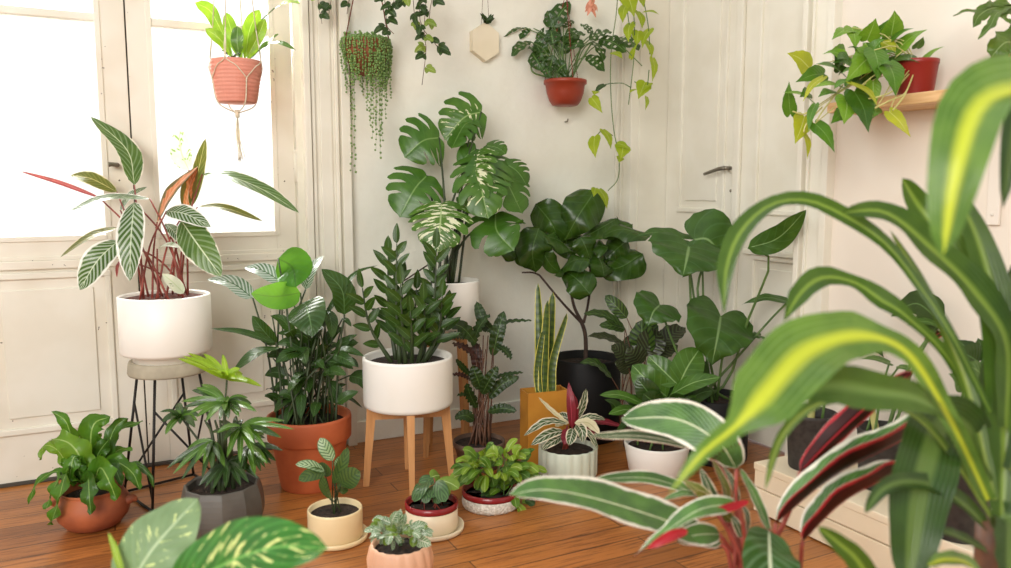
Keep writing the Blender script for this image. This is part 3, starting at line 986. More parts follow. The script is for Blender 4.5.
for (bx, by, bd, tx, ty, td, nl) in [(155, 505, -.02, 50, 235, -.06, 9), (175, 505, .02, 155, 95, .03, 13), (195, 510, -.05, 190, 55, -.03, 13), (225, 515, -.06, 205, 220, -.10, 9),
                                     (255, 515, -.05, 245, 330, -.12, 7), (300, 510, .0, 350, 75, .03, 14), (285, 512, -.04, 300, 285, -.09, 8), (318, 508, .0, 395, 315, .0, 8), (240, 500, .05, 270, 240, .06, 8), (205, 500, .06, 215, 190, .08, 10),
                                     (310, 505, -.02, 375, 270, -.05, 9), (300, 500, .05, 330, 170, .05, 9)]:
    b0 = k(bx, by); t0 = k(tx, ty)
    a = pl.top + (P(b0[0], b0[1], dW + bd) - pl.top) * .8; a.z = pl.top.z - .004
    e = P(t0[0], t0[1], dW + td)
    md = a.lerp(e, .5) + (a.lerp(e, .5) - V((cW.x, cW.y, a.lerp(e, .5).z))) * .25
    path = catmull([a, md, e], 24)
    stm.tube([a, md, e], [.009, .0045, .002], 7, n=10)
    for i in range(nl):
        t = .28 + .72 * i / (nl - 1)
        p = path[int(t * 24)]
        T = (path[min(24, int(t * 24) + 1)] - path[int(t * 24) - 1]).normalized()
        side = T.cross(hv(0, .1, 1)).normalized() * (1 if i % 2 else -1)
        dv = (side * rnd.uniform(.55, .9) + T * rnd.uniform(.55, .9) + hv(0, 0, 1) * rnd.uniform(-.35, .6)).normalized()
        if i == nl - 1:
            dv = T
        L = pl.px(rnd.uniform(19, 27)) * (1.05 - .25 * t)
        bn.mb.leaf([p, p + dv * L * .5 + V((0, 0, L * .05)), p + dv * L + V((0, 0, L * .05))], pl.px(8.6), hint=hv(rnd.uniform(-.5, .5), .4, .9), shape=(.6, .9), fold=.3, nL=8, nW=4, mi=bn.slot('zz'))
bn.build(root); stm.build('stems', 'stalk_d', root)

# ================================================================ second stand and monstera
dM = 3.03
cM = P(446, 328, dM); zM = cM.z
angM = math.atan2(-cM.y, -cM.x) + radians(40)
stand('wooden_plant_stand', V((cM.x, cM.y, 0)), dM, zM, .095, 'wooden stand against the plaster wall half hidden behind the white tub', angM, .035, .01, .013)
rM = 34 / FPX * dM; hM = P(446, 280, dM).z - zM
root = thing('potted_monstera', (cM.x, cM.y, zM + .001), 'split-leaf plant with cream marbled leaves in white pot by the plaster wall', 'plant')
pot(root, [(rM * .90, 0), (rM * .95, .006), (rM * .965, .02), (rM, hM - .004), (rM * .99, hM)], 'white_pot', hM - .018, .010)
pl = Plant(root, dM, (cM.x, cM.y, zM + hM - .018))
k = K(2.84, 381, 96)
MS = dict(split=True, shape=(.42, .66), w0=.08, cord=.2, cup=.18, fold=.08)
table(pl, [
    (165, 118, .02, 66, 175, -.02, 62, 'monstera', 'F', dict(mids=[(118, 128, -.02)])),
    (130, 226, .0, 52, 345, -.06, 64, 'monstera', 'F', dict(mids=[(95, 265, -.05)])),
    (172, 305, -.06, 160, 446, -.16, 68, 'monstera_var', 'F', dict(mids=[(168, 365, -.14)])),
    (262, 70, .02, 200, 150, -.02, 44, 'monstera', 'L', dict(mids=[(235, 85, .0)])),
    (285, 45, .04, 180, 125, .02, 56, 'monstera_half', 'F', dict(mids=[(235, 62, .02)])),
    (300, 180, -.02, 305, 350, -.14, 66, 'monstera_half', 'F', dict(mids=[(285, 250, -.11)], lobes=6)),
    (290, 175, .0, 402, 335, -.06, 74, 'monstera', 'R', dict(mids=[(350, 235, -.04)], lobes=7)),
    (270, 165, .0, 268, 340, -.10, 54, 'monstera_var', 'L', dict(mids=[(262, 240, -.09)], lobes=7)),
    (325, 335, -.02, 378, 440, -.09, 62, 'monstera', 'F', dict(mids=[(330, 385, -.08)], lobes=4)),
    (270, 150, .02, 220, 195, -.01, 24, 'monstera', 'F', dict(split=False)),
    (300, 140, .05, 356, 165, .03, 34, 'monstera', 'R', dict(lobes=4)),
    (350, 190, .03, 415, 255, .02, 44, 'monstera', 'R', dict(lobes=5)),
    (235, 290, .02, 255, 335, .0, 22, 'monstera_half', 'R', dict(split=False)),
], k, stalk_mat='stalk_d', sr=.0042, dflt=MS, root_spread=.7)
b = MB()
b.tube([pl.top + V((-.02, 0, 0)), P(*k(160, 470), dM), P(*k(60, 528), dM - .02)], .003, 6)
b.tube([pl.top + V((.01, .01, 0)), P(*k(200, 460), dM), P(*k(215, 330), dM)], .004, 6)
b.build('aerial_root', 'stalk_b', root)

# ================================================================ C  fern in round clay bowl
cC = at_floor(95, 534, .07); dC = depth_of((cC.x, cC.y, .06))
rC = 34.5 / FPX * dC; hC = P(95, 487, dC).z
root = thing('potted_ribbon_fern', (cC.x, cC.y, 0), 'squat round clay pot of wavy ribbon fronds in front of the stool', 'plant')
pot(root, [(rC * .55, 0), (rC * .72, .008), (rC * .93, hC * .30), (rC, hC * .52), (rC * .95, hC * .72), (rC * .82, hC * .9), (rC * .80, hC * .94), (rC * .85, hC)], 'terracotta_dark', hC - .022, .009)
for an in (radians(-20), radians(160)):
    u = V((cos(an), sin(an), 0)); s_ = V((-sin(an), cos(an), 0))
    c0 = V((cC.x, cC.y, 0))
    MB().tube([c0 + u * rC * .9 + V((0, 0, hC * .62)), c0 + u * rC * 1.1 + V((0, 0, hC * .68)), c0 + u * rC * 1.22 + V((0, 0, hC * .62))], [.016, .013, .004], 8, n=6).build('lug', 'terracotta_dark', root)
pl = Plant(root, dC, (cC.x, cC.y, hC - .02))
k = K(3.92, 20, 400)
FE = dict(shape=(.35, .5), wave=.45, wf=3.0, ruff=.12, nL=22, nW=6, w0=.1)
rows = [
    (215, 320, .0, 122, 45, .02, 16, 'fern', 'F', dict(mids=[(205, 180, .02), (180, 85, .02)])),
    (275, 320, .0, 352, 66, .06, 28, 'fern', 'F', dict(mids=[(275, 190, .02), (290, 95, .03)])),
    (255, 310, -.02, 122, 152, -.02, 26, 'fern_lit', 'U', dict(mids=[(230, 215, -.05), (185, 165, -.04)])),
    (240, 320, -.04, 120, 490, -.10, 20, 'fern', 'L', dict(mids=[(185, 285, -.08), (150, 400, -.11)])),
    (265, 335, -.05, 278, 448, -.13, 18, 'fern_dark', 'F', dict(mids=[(268, 310, -.10), (272, 380, -.13)])),
    (290, 320, -.04, 378, 392, -.12, 24, 'fern', 'F', dict(mids=[(315, 265, -.08), (350, 320, -.12)])),
    (300, 310, .02, 422, 72, .04, 16, 'fern_dark', 'R', dict(mids=[(340, 190, .02), (375, 105, .03)])),
    (310, 310, .0, 470, 355, -.04, 17, 'fern', 'R', dict(mids=[(370, 245, .0), (440, 285, -.02)])),
    (225, 320, .02, 35, 408, .0, 8, 'fern', 'U', dict(mids=[(140, 280, .01), (65, 330, .0)])),
    (220, 310, .03, 85, 235, .04, 12, 'fern_lit', 'L', dict(mids=[(150, 200, .03), (95, 180, .04)])),
    (315, 310, .02, 525, 345, .02, 7, 'fern_dark', 'U', dict(mids=[(430, 250, .02), (505, 290, .02)])),
    (285, 310, .0, 352, 150, -.01, 18, 'fern_dark', 'R', dict(mids=[(305, 215, .0)])),
    (255, 320, .0, 245, 150, -.02, 18, 'fern_lit', 'F', dict(mids=[(250, 225, -.01)])),
    (260, 320, -.02, 190, 330, -.08, 18, 'fern', 'F', dict(mids=[(215, 220, -.06)])),
    (270, 310, .03, 310, 130, .03, 14, 'fern_lit', 'L', dict(mids=[(290, 210, .03)])),
    (300, 310, .04, 440, 200, .08, 14, 'fern', 'U', dict(mids=[(380, 200, .06)])),
    (250, 320, -.03, 235, 240, -.06, 20, 'fern_dark', 'F', dict(mids=[(230, 275, -.06)])),
    (235, 320, .0, 165, 250, -.02, 18, 'fern', 'L', dict(mids=[(190, 255, -.02)])),
    (300, 320, -.02, 400, 330, -.08, 14, 'fern_dark', 'R', dict(mids=[(360, 260, -.05)])),
    (225, 325, -.02, 100, 430, -.06, 14, 'fern', 'L', dict(mids=[(160, 300, -.05)])),
    (280, 300, .05, 480, 80, .10, 10, 'fern', 'U', dict(mids=[(380, 130, .07)])),
]
bn = Bunch(); bn.rows(pl, rows, k, **FE)
bn.build(root, 'fronds')

# ================================================================ D  parlour plant in faceted grey pot
dD = 2.33; cD = P(222, 482, dD); cD = V((cD.x, cD.y, 0)); hD = P(222, 483, dD).z; rD = 42 / FPX * dD
root = thing('potted_umbrella_palm', cD, 'faceted dark grey pot of fingered glossy leaves with lime tips at the stool foot', 'plant')
pot(root, [(rD * (.97 - .25 * (1 - i / 5) ** 2) if i < 6 else rD * (.97 + .0 - .11 * ((i - 5) / 5) ** 2), hD * i / 10) for i in range(11)], 'grey_pot', hD - .022, .009, seg=11, smooth=False)
pl = Plant(root, dD, (cD.x, cD.y, hD - .02))
k = K(2.84, 160, 345)
bn = Bunch(); stm = MB()
def whorl(cx, cy, cd, tips, mats, wpx=8, hint='M'):
    c = k(cx, cy)
    tips = list(tips) + [((tips[i][0] * .55 + tips[(i + 1) % len(tips)][0] * .45), (tips[i][1] * .55 + tips[(i + 1) % len(tips)][1] * .45), tips[i][2] - .01) for i in range(0, len(tips), 1)]
    for (tx, ty, td) in tips:
        t = k(tx, ty)
        mx, my = (c[0] + t[0]) / 2, (c[1] + t[1]) / 2 - 3
        bn.add(pl, [(c[0], c[1], cd), (mx, my, (cd + td) / 2), (t[0], t[1], td)], wpx * rnd.uniform(.6, .85), rnd.choice(mats), hint=HN[rnd.choice([hint, 'U', hint])], shape=(.6, .75), fold=.35, nL=10, nW=4)
    cw = P(c[0], c[1], dD + cd)
    md = pl.top.lerp(cw, .5); md.x = pl.top.x + (cw.x - pl.top.x) * .35; md.y = pl.top.y + (cw.y - pl.top.y) * .35
    stm.tube([pl.top + V((rnd.uniform(-.02, .02), rnd.uniform(-.02, .02), -.01)), md, cw], [.0045, .0028], 6, n=10)
whorl(190, 98, .02, [(50, 38, .0), (78, 22, .06), (178, 26, .04), (290, 118, -.04), (130, 70, -.06), (235, 82, .08), (140, 52, .03), (250, 104, -.06)], ['palm_lime'], 10)
whorl(188, 165, .0, [(80, 195, -.06), (130, 218, -.1), (250, 150, .05), (275, 190, -.05), (90, 128, .04), (118, 112, .08), (170, 215, -.12), (225, 205, -.1), (240, 175, 0), (60, 160, 0)], ['palm', 'palm_pale'], 10)
whorl(230, 232, -.03, [(382, 240, -.05), (300, 292, -.12), (228, 335, -.14), (318, 212, .05), (268, 310, -.12), (340, 262, -.1), (190, 320, -.1), (355, 215, .0), (200, 290, -.15), (160, 250, -.05)], ['palm', 'palm_pale', 'palm_pale'], 10)
whorl(60, 205, .0, [(0, 190, -.04), (15, 255, -.08), (50, 165, .05), (112, 200, -.02), (100, 235, -.06), (5, 215, .03), (80, 175, .08)], ['palm', 'palm_pale'], 10)
whorl(150, 272, -.05, [(18, 352, -.10), (60, 385, -.12), (100, 335, -.14), (152, 345, -.14), (108, 290, .0), (75, 300, -.05), (195, 360, -.12), (170, 330, -.16), (120, 380, -.14)], ['palm', 'palm_pale'], 9)
whorl(250, 285, .03, [(330, 330, -.02), (300, 350, -.06), (270, 370, -.08), (350, 300, .04), (240, 360, -.06), (215, 350, -.05)], ['palm', 'palm_pale'], 9)
whorl(195, 330, -.02, [(110, 400, -.06), (150, 410, -.08), (230, 400, -.08), (280, 380, -.02), (250, 330, .04), (140, 360, -.02)], ['palm'], 9)
whorl(215, 255, .06, [(300, 265, .12), (140, 250, .10), (215, 200, .12), (260, 225, .14), (170, 215, .12)], ['palm'], 9)
bn.build(root); 
for dx in (-.03, -.01, .012, .03, .0):
    stm.tube([pl.top + V((dx, rnd.uniform(-.03, .03), -.01)), P(222 + dx * 300, 440, dD), P(220 + dx * 500, 420, dD)], [.007, .003], 6)
stm.build('stems', 'stalk_d', root)

# ================================================================ E  the small pots on the floor
def ring(dx, n, r, j=.3):
    return [(cos(2 * pi * (i + dx) / n) * r, sin(2 * pi * (i + dx) / n) * r) for i in range(n)]
# prayer plant, cream pot
cE = at_floor(336, 550, .079); dE = depth_of((cE.x, cE.y, .05)); rE = 27 / FPX * dE; hE = P(336, 507, dE).z
root = thing('potted_prayer_plant', (cE.x, cE.y, 0), 'plain yellow-cream pot and saucer with a few upright feathery-marked leaves', 'plant')
def saucer(root, r, mat, h=.016):
    o_ = parent_origin(root)
    MB().lathe([(r * .92, 0), (r, .004), (r * 1.01, h), (r * .97, h + .001), (r * .95, .006), (.0001, .006)], o_, 40).build('saucer', mat, root)
saucer(root, 32 / FPX * dE, 'cream')
pot(root, [(rE * .97, .0065), (rE, .011), (rE, hE - .004), (rE * .99, hE)], 'cream', hE - .016, .006)
pl = Plant(root, dE, (cE.x, cE.y, hE - .014))
k = K(3.38, 280, 400)
bn = Bunch()
bn.rows(pl, [
    (178, 205, .0, 135, 128, .0, 15, 'pray', 'F'), (150, 240, -.02, 52, 218, -.05, 13, 'pray', 'U'), (152, 245, -.02, 62, 272, -.08, 15, 'pray_dark', 'M'),
    (182, 285, -.01, 228, 160, .0, 13, 'pray_dark', 'R'), (205, 285, -.02, 272, 242, -.04, 22, 'pray_dark', 'R'), (168, 335, -.03, 148, 258, -.05, 17, 'pray_dark', 'L'),
    (190, 230, .02, 215, 190, .03, 12, 'pray', 'R'), (172, 255, .02, 130, 215, .03, 12, 'pray_dark', 'L'), (195, 300, .0, 240, 240, .04, 12, 'pray_dark', 'R'), (200, 310, .0, 225, 300, -.05, 10, 'pray_dark', 'R'),
], k, shape=(.55, .6), nL=12)
bn.build(root)
stm = MB()
for (x, y, d) in [(178, 205, 0), (150, 242, -.02), (182, 285, -.01), (205, 285, -.02), (168, 335, -.03), (190, 230, .02), (195, 300, 0)]:
    q = k(x, y); e = P(q[0], q[1], dE + d); a = pl.top + V((rnd.uniform(-.02, .02), rnd.uniform(-.02, .02), 0))
    stm.tube([a, a.lerp(e, .5) + V((0, 0, .01)), e], .0018, 5, n=6)
stm.build('stems', 'stalk_d', root)
# peach fluted pot
dF = 2.0; cF = P(400, 543, dF); hF = cF.z; cF = V((cF.x, cF.y, 0)); rF = 33 / FPX * dF
root = thing('potted_nerve_plant', cF, 'peach fluted pot with small pale-veined leaves, frontmost of the small floor pots', 'plant')
fl = lambda n, a: (lambda an, z: 1 + a * abs(cos(an * n / 2)) - a * .5)
pot(root, [(rF * .70, 0), (rF * .78, .006), (rF * .97, hF * .45), (rF * .99, hF * .7), (rF * .9, hF * .95), (rF * .86, hF)], 'peach', hF - .014, .007, seg=96, mod=fl(16, .05))
pl = Plant(root, dF, (cF.x, cF.y, hF - .012))
k = K(3.38, 280, 400)
bn = Bunch()
bn.merge(*foliage_random(pl, 70, (399, 532, 30, 9), .06, 11, 7, ['fit', 'fit', 'pep_light'], up=.5, shape=(.55, .6)))
bn.rows(pl, [(395, 445, .0, 408, 368, .0, 9, 'fit', 'F'), (345, 440, .0, 282, 445, -.02, 9, 'fit', 'U'), (465, 470, -.04, 512, 490, -.06, 11, 'fit', 'F'), (380, 420, .02, 335, 400, .04, 8, 'fit', 'M'),
             (375, 415, 0, 400, 375, -.02, 8, 'fit', 'M'), (440, 430, .02, 500, 420, .04, 8, 'fit', 'U'), (350, 400, .02, 310, 408, .03, 7, 'fit', 'U'), (470, 450, 0, 520, 445, 0, 8, 'fit', 'U')], k, shape=(.5, .6), nL=8, nW=4)
bn.build(root)
MB().tube([pl.top, P(398, 525, dF), P(397, 514, dF)], .002, 5).build('stems', 'stalk_g', root)
# peperomia, ivory pot with dark red rim
cH = at_floor(432, 541, .08); dH = depth_of((cH.x, cH.y, .05)); rH = 26 / FPX * dH; hH = P(432, 500, dH).z
root = thing('potted_peperomia', (cH.x, cH.y, 0), 'ivory pot with dark red rim on a saucer, low striped round leaves', 'plant')
saucer(root, 32 / FPX * dH, 'cream_light')
pot(root, [(rH * .97, .0065), (rH, .011), (rH, hH - .018)], 'cream_light', hH - .02, .006)
MB().lathe([(rH * .9, hH - .0178), (rH * 1.02, hH - .0176), (rH * 1.03, hH - .014), (rH * 1.02, hH), (rH * .97, hH + .001), (rH * .93, hH - .006), (rH * .9, hH - .0178)], parent_origin(root), 44).build('rim', 'redrim', root)
pl = Plant(root, dH, (cH.x, cH.y, hH - .016))
bn = Bunch()
bn.rows(pl, [(500, 275, .0, 455, 345, -.06, 19, 'pep', 'L'), (520, 265, .02, 470, 290, .0, 16, 'pep', 'U'), (530, 275, -.02, 560, 345, -.08, 16, 'pep', 'F', ), (535, 270, .02, 605, 300, -.02, 18, 'pep_light', 'R'), (510, 262, .02, 540, 255, .05, 15, 'pep_light', 'M'),
             (520, 320, -.03, 545, 345, -.06, 12, 'pep', 'F'), (490, 300, .02, 450, 310, .03, 14, 'pep', 'L'), (530, 300, .03, 600, 275, .06, 14, 'pep_light', 'U'), (500, 300, -.03, 490, 350, -.06, 12, 'pep', 'F')] + [(510, 300, .0, 480, 325, -.05, 17, 'pep', 'M'), (525, 305, -.01, 575, 320, -.06, 17, 'pep_light', 'M'), (515, 290, .0, 520, 330, -.06, 18, 'pep', 'F')], K(3.38, 280, 400), shape=(.42, .5), cord=.05, cup=.2, nL=10)
bn.build(root)
stm = MB()
for i in range(8):
    a = pl.top + V((rnd.uniform(-.03, .03), rnd.uniform(-.03, .03), 0)); e = P(432 + rnd.uniform(-14, 14), rnd.uniform(478, 492), dH)
    stm.tube([a, e], .0018, 5)
stm.build('stems', 'stalk_r', root)
# bushy plant in white relief pot with dark red rim
cI = at_floor(491, 516, .09); dI = depth_of((cI.x, cI.y, .05)); rI = 29 / FPX * dI; hI = P(491, 488, dI).z
root = thing('potted_creeping_fig', (cI.x, cI.y, 0), 'white relief pot with dark red rim under a mound of small bright leaves', 'plant')
pot(root, [(rI * .95, 0), (rI, .008), (rI, hI - .018)], 'speckle', hI - .02, .006)
MB().lathe([(rI * .9, hI - .0178), (rI * 1.005, hI - .0176), (rI * 1.01, hI - .012), (rI, hI), (rI * .96, hI + .001), (rI * .92, hI - .006), (rI * .9, hI - .0178)], parent_origin(root), 44).build('rim', 'redrim', root)
pl = Plant(root, dI, (cI.x, cI.y, hI - .016))
bn = Bunch()
bn.merge(*foliage_random(pl, 95, (495, 466, 38, 17), .09, 16, 9.5, ['bush', 'bush', 'bush_lime', 'bush_lime', 'green_mid'], up=.4, shape=(.7, .6)))
bn.merge(*foliage_random(pl, 34, (512, 492, 18, 20), .05, 15, 9.5, ['bush', 'bush_lime', 'green_dark'], up=-.2, shape=(.7, .6)))
bn.build(root)
stm = MB()
for i in range(14):
    a = pl.top + V((rnd.uniform(-.04, .04), rnd.uniform(-.04, .04), 0)); e = P(495 + rnd.uniform(-30, 30), rnd.uniform(455, 475), dI + rnd.uniform(-.06, .06))
    stm.tube([a, a.lerp(e, .5) + V((0, 0, .01)), e], .0016, 5, n=5)
stm.build('stems', 'stalk_g', root)

# ================================================================ F  dark wavy-leaved plant in brown pot
dJ = 2.90; cJ = P(479, 440, dJ); hJ = cJ.z; cJ = V((cJ.x, cJ.y, 0)); rJ = 26 / FPX * dJ
root = thing('potted_wavy_calathea', cJ, 'thin brown plastic pot with tall dark wavy-edged leaves and purple undersides', 'plant')
pot(root, [(rJ * .74, 0), (rJ * .76, .004), (rJ * .93, hJ - .022), (rJ * .99, hJ - .02), (rJ, hJ - .016), (rJ, hJ)], 'brown_pot', hJ - .014, .005)
pl = Plant(root, dJ, (cJ.x, cJ.y, hJ - .012))
k = K(3.55, 430, 290)
rows = [
    (198, 150, .02, 165, 42, .04, 14, 'dark_up', 'F'), (150, 200, -.02, 212, 85, -.03, 15, 'dark_up', 'L'), (222, 235, .0, 262, 75, .0, 18, 'dark_up', 'F'), (205, 138, .03, 362, 108, .06, 7, 'dark_up', 'U', dict(mids=[(280, 112, .04)])),
    (238, 195, -.02, 288, 246, -.06, 13, 'dark_up', 'R'), (215, 318, .0, 332, 292, .02, 7, 'dark_up', 'U', dict(mids=[(270, 300, .01)])), (210, 385, -.02, 316, 308, -.03, 15, 'dark_up', 'F', dict(mids=[(255, 335, -.03)])),
    (205, 432, -.03, 308, 430, -.06, 13, 'dark_up', 'M', dict(mids=[(255, 420, -.05)])), (170, 245, -.03, 78, 190, -.07, 13, 'dark_red', 'U'), (145, 305, -.03, 92, 245, -.06, 9, 'dark_up', 'L'), (150, 322, -.02, 78, 300, -.06, 9, 'dark_red', 'U'),
    (155, 462, -.05, 88, 455, -.10, 15, 'dark_up', 'M', dict(mids=[(125, 445, -.08)])), (182, 355, -.03, 150, 268, -.06, 18, 'dark_up', 'F'), (185, 370, -.03, 240, 272, -.06, 16, 'dark_up', 'F'), (165, 190, -.05, 38, 118, -.14, 17, 'dark_up', 'M', dict(mids=[(110, 130, -.10)])),
    (175, 300, .02, 160, 185, .03, 16, 'dark_red', 'F'), (200, 280, .02, 205, 180, .03, 18, 'dark_up', 'F'), (180, 400, -.04, 215, 330, -.06, 16, 'dark_up', 'M'), (165, 420, -.03, 130, 330, -.05, 15, 'dark_up', 'L'),
    (170, 385, 0, 95, 375, -.05, 9, 'dark_up', 'U'), (185, 450, -.02, 160, 350, -.03, 16, 'dark_red', 'F'), (205, 420, .02, 225, 330, .03, 14, 'dark_red', 'R'), (130, 170, .0, 60, 170, -.02, 14, 'dark_up', 'U'), (225, 150, .02, 175, 100, .02, 12, 'dark_up', 'L'),
]
rows = [r[:6] + (r[6] * .82,) + r[7:] for i, r in enumerate(rows) if i not in (16, 20, 21, 17)]
bn = Bunch(); bn.rows(pl, rows, k, shape=(.55, .6), wave=.28, wf=7, ruff=.05, nL=24, nW=4)
bn.build(root)
stm = MB()
for i in range(22):
    a = pl.top + V((rnd.uniform(-.045, .045), rnd.uniform(-.04, .04), -.004)); q = k(rnd.uniform(140, 235), rnd.uniform(150, 420)); e = P(q[0], q[1], dJ + rnd.uniform(-.03, .03))
    stm.tube([a, a.lerp(e, .5) + V((0, 0, .01)), e], [.0042, .002], 5, n=6)
stm.build('stems', 'stalk_br', root)

# ================================================================ G  snake plant in mustard box planter
dK = 2.97
c0 = G(528, 465); c1 = G(569, 460)
ux = (V((c1.x, c1.y, 0)) - V((c0.x, c0.y, 0))); wK = ux.length; ux.normalize(); uy = V((-ux.y, ux.x, 0))
if uy.dot(FH) < 0: uy = -uy
dpK = .085; ck = V((c0.x, c0.y, 0)) + ux * wK / 2 + uy * dpK / 2
hK = P(545, 389, depth_of(ck + V((0, 0, .25)))).z
root = thing('potted_snake_plant', ck, 'narrow mustard rectangular planter holding tall yellow-edged sword leaves', 'plant')
b = MB(); Z = V((0, 0, 1)); th = .006
for (cc, hx_, hy_) in ((-uy * (dpK / 2 - th / 2), wK / 2, th / 2), (uy * (dpK / 2 - th / 2), wK / 2, th / 2)):
    b.obox(ck + cc + Z * hK / 2, ux, uy, Z, (hx_, hy_, hK / 2))
for sg in (-1, 1):
    b.obox(ck + ux * sg * (wK / 2 - th / 2) + Z * (hK / 2 + .001), ux, uy, Z, (th / 2 - .0003, dpK / 2 - th - .0003, hK / 2 - .003))
b.obox(ck + Z * .004, ux, uy, Z, (wK / 2 - th, dpK / 2 - th, .004))
b.build('pot', 'mustard', root)
b = MB(); b.obox(ck + Z * (hK - .03), ux, uy, Z, (wK / 2 - th - .0005, dpK / 2 - th - .0005, .01)); b.build('soil', 'soil', root)
pl = Plant(root, depth_of(ck + V((0, 0, .3))), ck + Z * (hK - .02))
bn = Bunch()
for (bx, tx, ty, md, wd, sd) in [(541, 538, 283, 540, 11, .0), (546, 553, 292, 549, 12, .01), (552, 567, 313, 553, 9, -.01), (543, 548, 300, 545, 12, -.015), (540, 543, 330, 538, 9, -.01)]:
    bn.add(pl, [(bx, 396, sd), (md, (396 + ty) / 2 + 6, sd), (tx, ty, sd + rnd.uniform(-.02, .02))], wd, 'snake', hint=hv(rnd.uniform(-.5, .5), .1, .9), shape=(.12, .35), fold=.35, nL=18, nW=4, twist=rnd.uniform(-.5, .5))
bn.build(root, 'sword_leaves')

# ================================================================ H  fiddle leaf fig in black pot
dL = 3.25; cL = P(586, 357, dL); hL = cL.z; cL = V((cL.x, cL.y, 0)); rL = 34.5 / FPX * dL
root = thing('potted_fiddle_leaf_fig', cL, 'small fig tree with large curled leaves in a tall matte black pot', 'plant')
pot(root, [(rL * .95, 0), (rL * .98, .006), (rL, .015), (rL, hL - .004), (rL * .99, hL)], 'black_pot', hL - .03, .012)
pl = Plant(root, dL, (cL.x, cL.y, hL - .025))
k = K(3.156, 495, 180)
def kp(x, y, dd=0):
    q = k(x, y); return P(q[0], q[1], dL + dd)
b = MB()
b.tube([pl.top, kp(285, 490), kp(270, 440)], [.009, .008], 8)
b.tube([kp(272, 450), kp(215, 390, -.02), kp(140, 300, -.03)], [.006, .004], 8)
b.tube([kp(270, 442), kp(250, 400, .02), kp(238, 345, .01), kp(225, 280, .0)], [.007, .005], 8)
b.tube([kp(280, 450), kp(292, 400, .03), kp(300, 340, .03), kp(300, 270, .02)], [.006, .004], 8)
b.tube([kp(140, 300, -.03), kp(118, 292, -.04), kp(85, 292, -.05)], [.004, .003], 8)
b.build('trunk', 'stalk_b', root)
FD = dict(shape=(.75, .38), cup=.45, wave=.26, wf=1.5, nL=18, nW=8)
table(pl, [
    (128, 292, -.04, 138, 152, -.07, 37, 'fiddle', 'F', dict(mids=[(118, 225, -.10)])),
    (112, 282, -.04, 22, 235, -.08, 21, 'fiddle', 'R', dict(mids=[(70, 225, -.06)])),
    (205, 205, .0, 132, 78, .02, 38, 'fiddle', 'L', dict(mids=[(180, 140, -.02)])),
    (220, 192, -.02, 318, 32, .0, 44, 'fiddle', 'F', dict(mids=[(262, 115, -.06)])),
    (245, 195, -.02, 385, 122, .02, 30, 'fiddle', 'U', dict(mids=[(310, 165, -.02)])),
    (320, 185, -.03, 488, 182, -.06, 26, 'fiddle', 'U', dict(mids=[(400, 155, -.05)])),
    (188, 302, -.05, 300, 250, -.10, 26, 'fiddle', 'U', dict(mids=[(245, 255, -.10)])),
    (212, 285, -.03, 302, 362, -.12, 33, 'fiddle', 'F', dict(mids=[(255, 310, -.11)])),
    (325, 285, .0, 466, 232, .02, 34, 'fiddle', 'M', dict(mids=[(395, 275, .02)])),
    (312, 225, .0, 345, 305, -.05, 32, 'fiddle', 'R', dict(mids=[(335, 260, -.04)])),
    (250, 225, -.03, 152, 175, -.08, 26, 'fiddle', 'U', dict(mids=[(200, 190, -.07)])),
    (205, 295, -.03, 145, 210, -.06, 20, 'fiddle', 'L', dict(mids=[(170, 260, -.06)])),
    (340, 180, .02, 432, 140, .05, 24, 'fiddle', 'M'),
    (300, 280, .05, 330, 200, .08, 34, 'fiddle', 'F'), (230, 250, .05, 220, 160, .08, 36, 'fiddle', 'F'), (300, 250, -.04, 270, 180, -.06, 26, 'fiddle', 'F'), (350, 250, .03, 420, 190, .06, 28, 'fiddle', 'F'), (290, 215, .0, 360, 215, -.03, 24, 'fiddle', 'U'),
], k, stalk=None, dflt=FD)

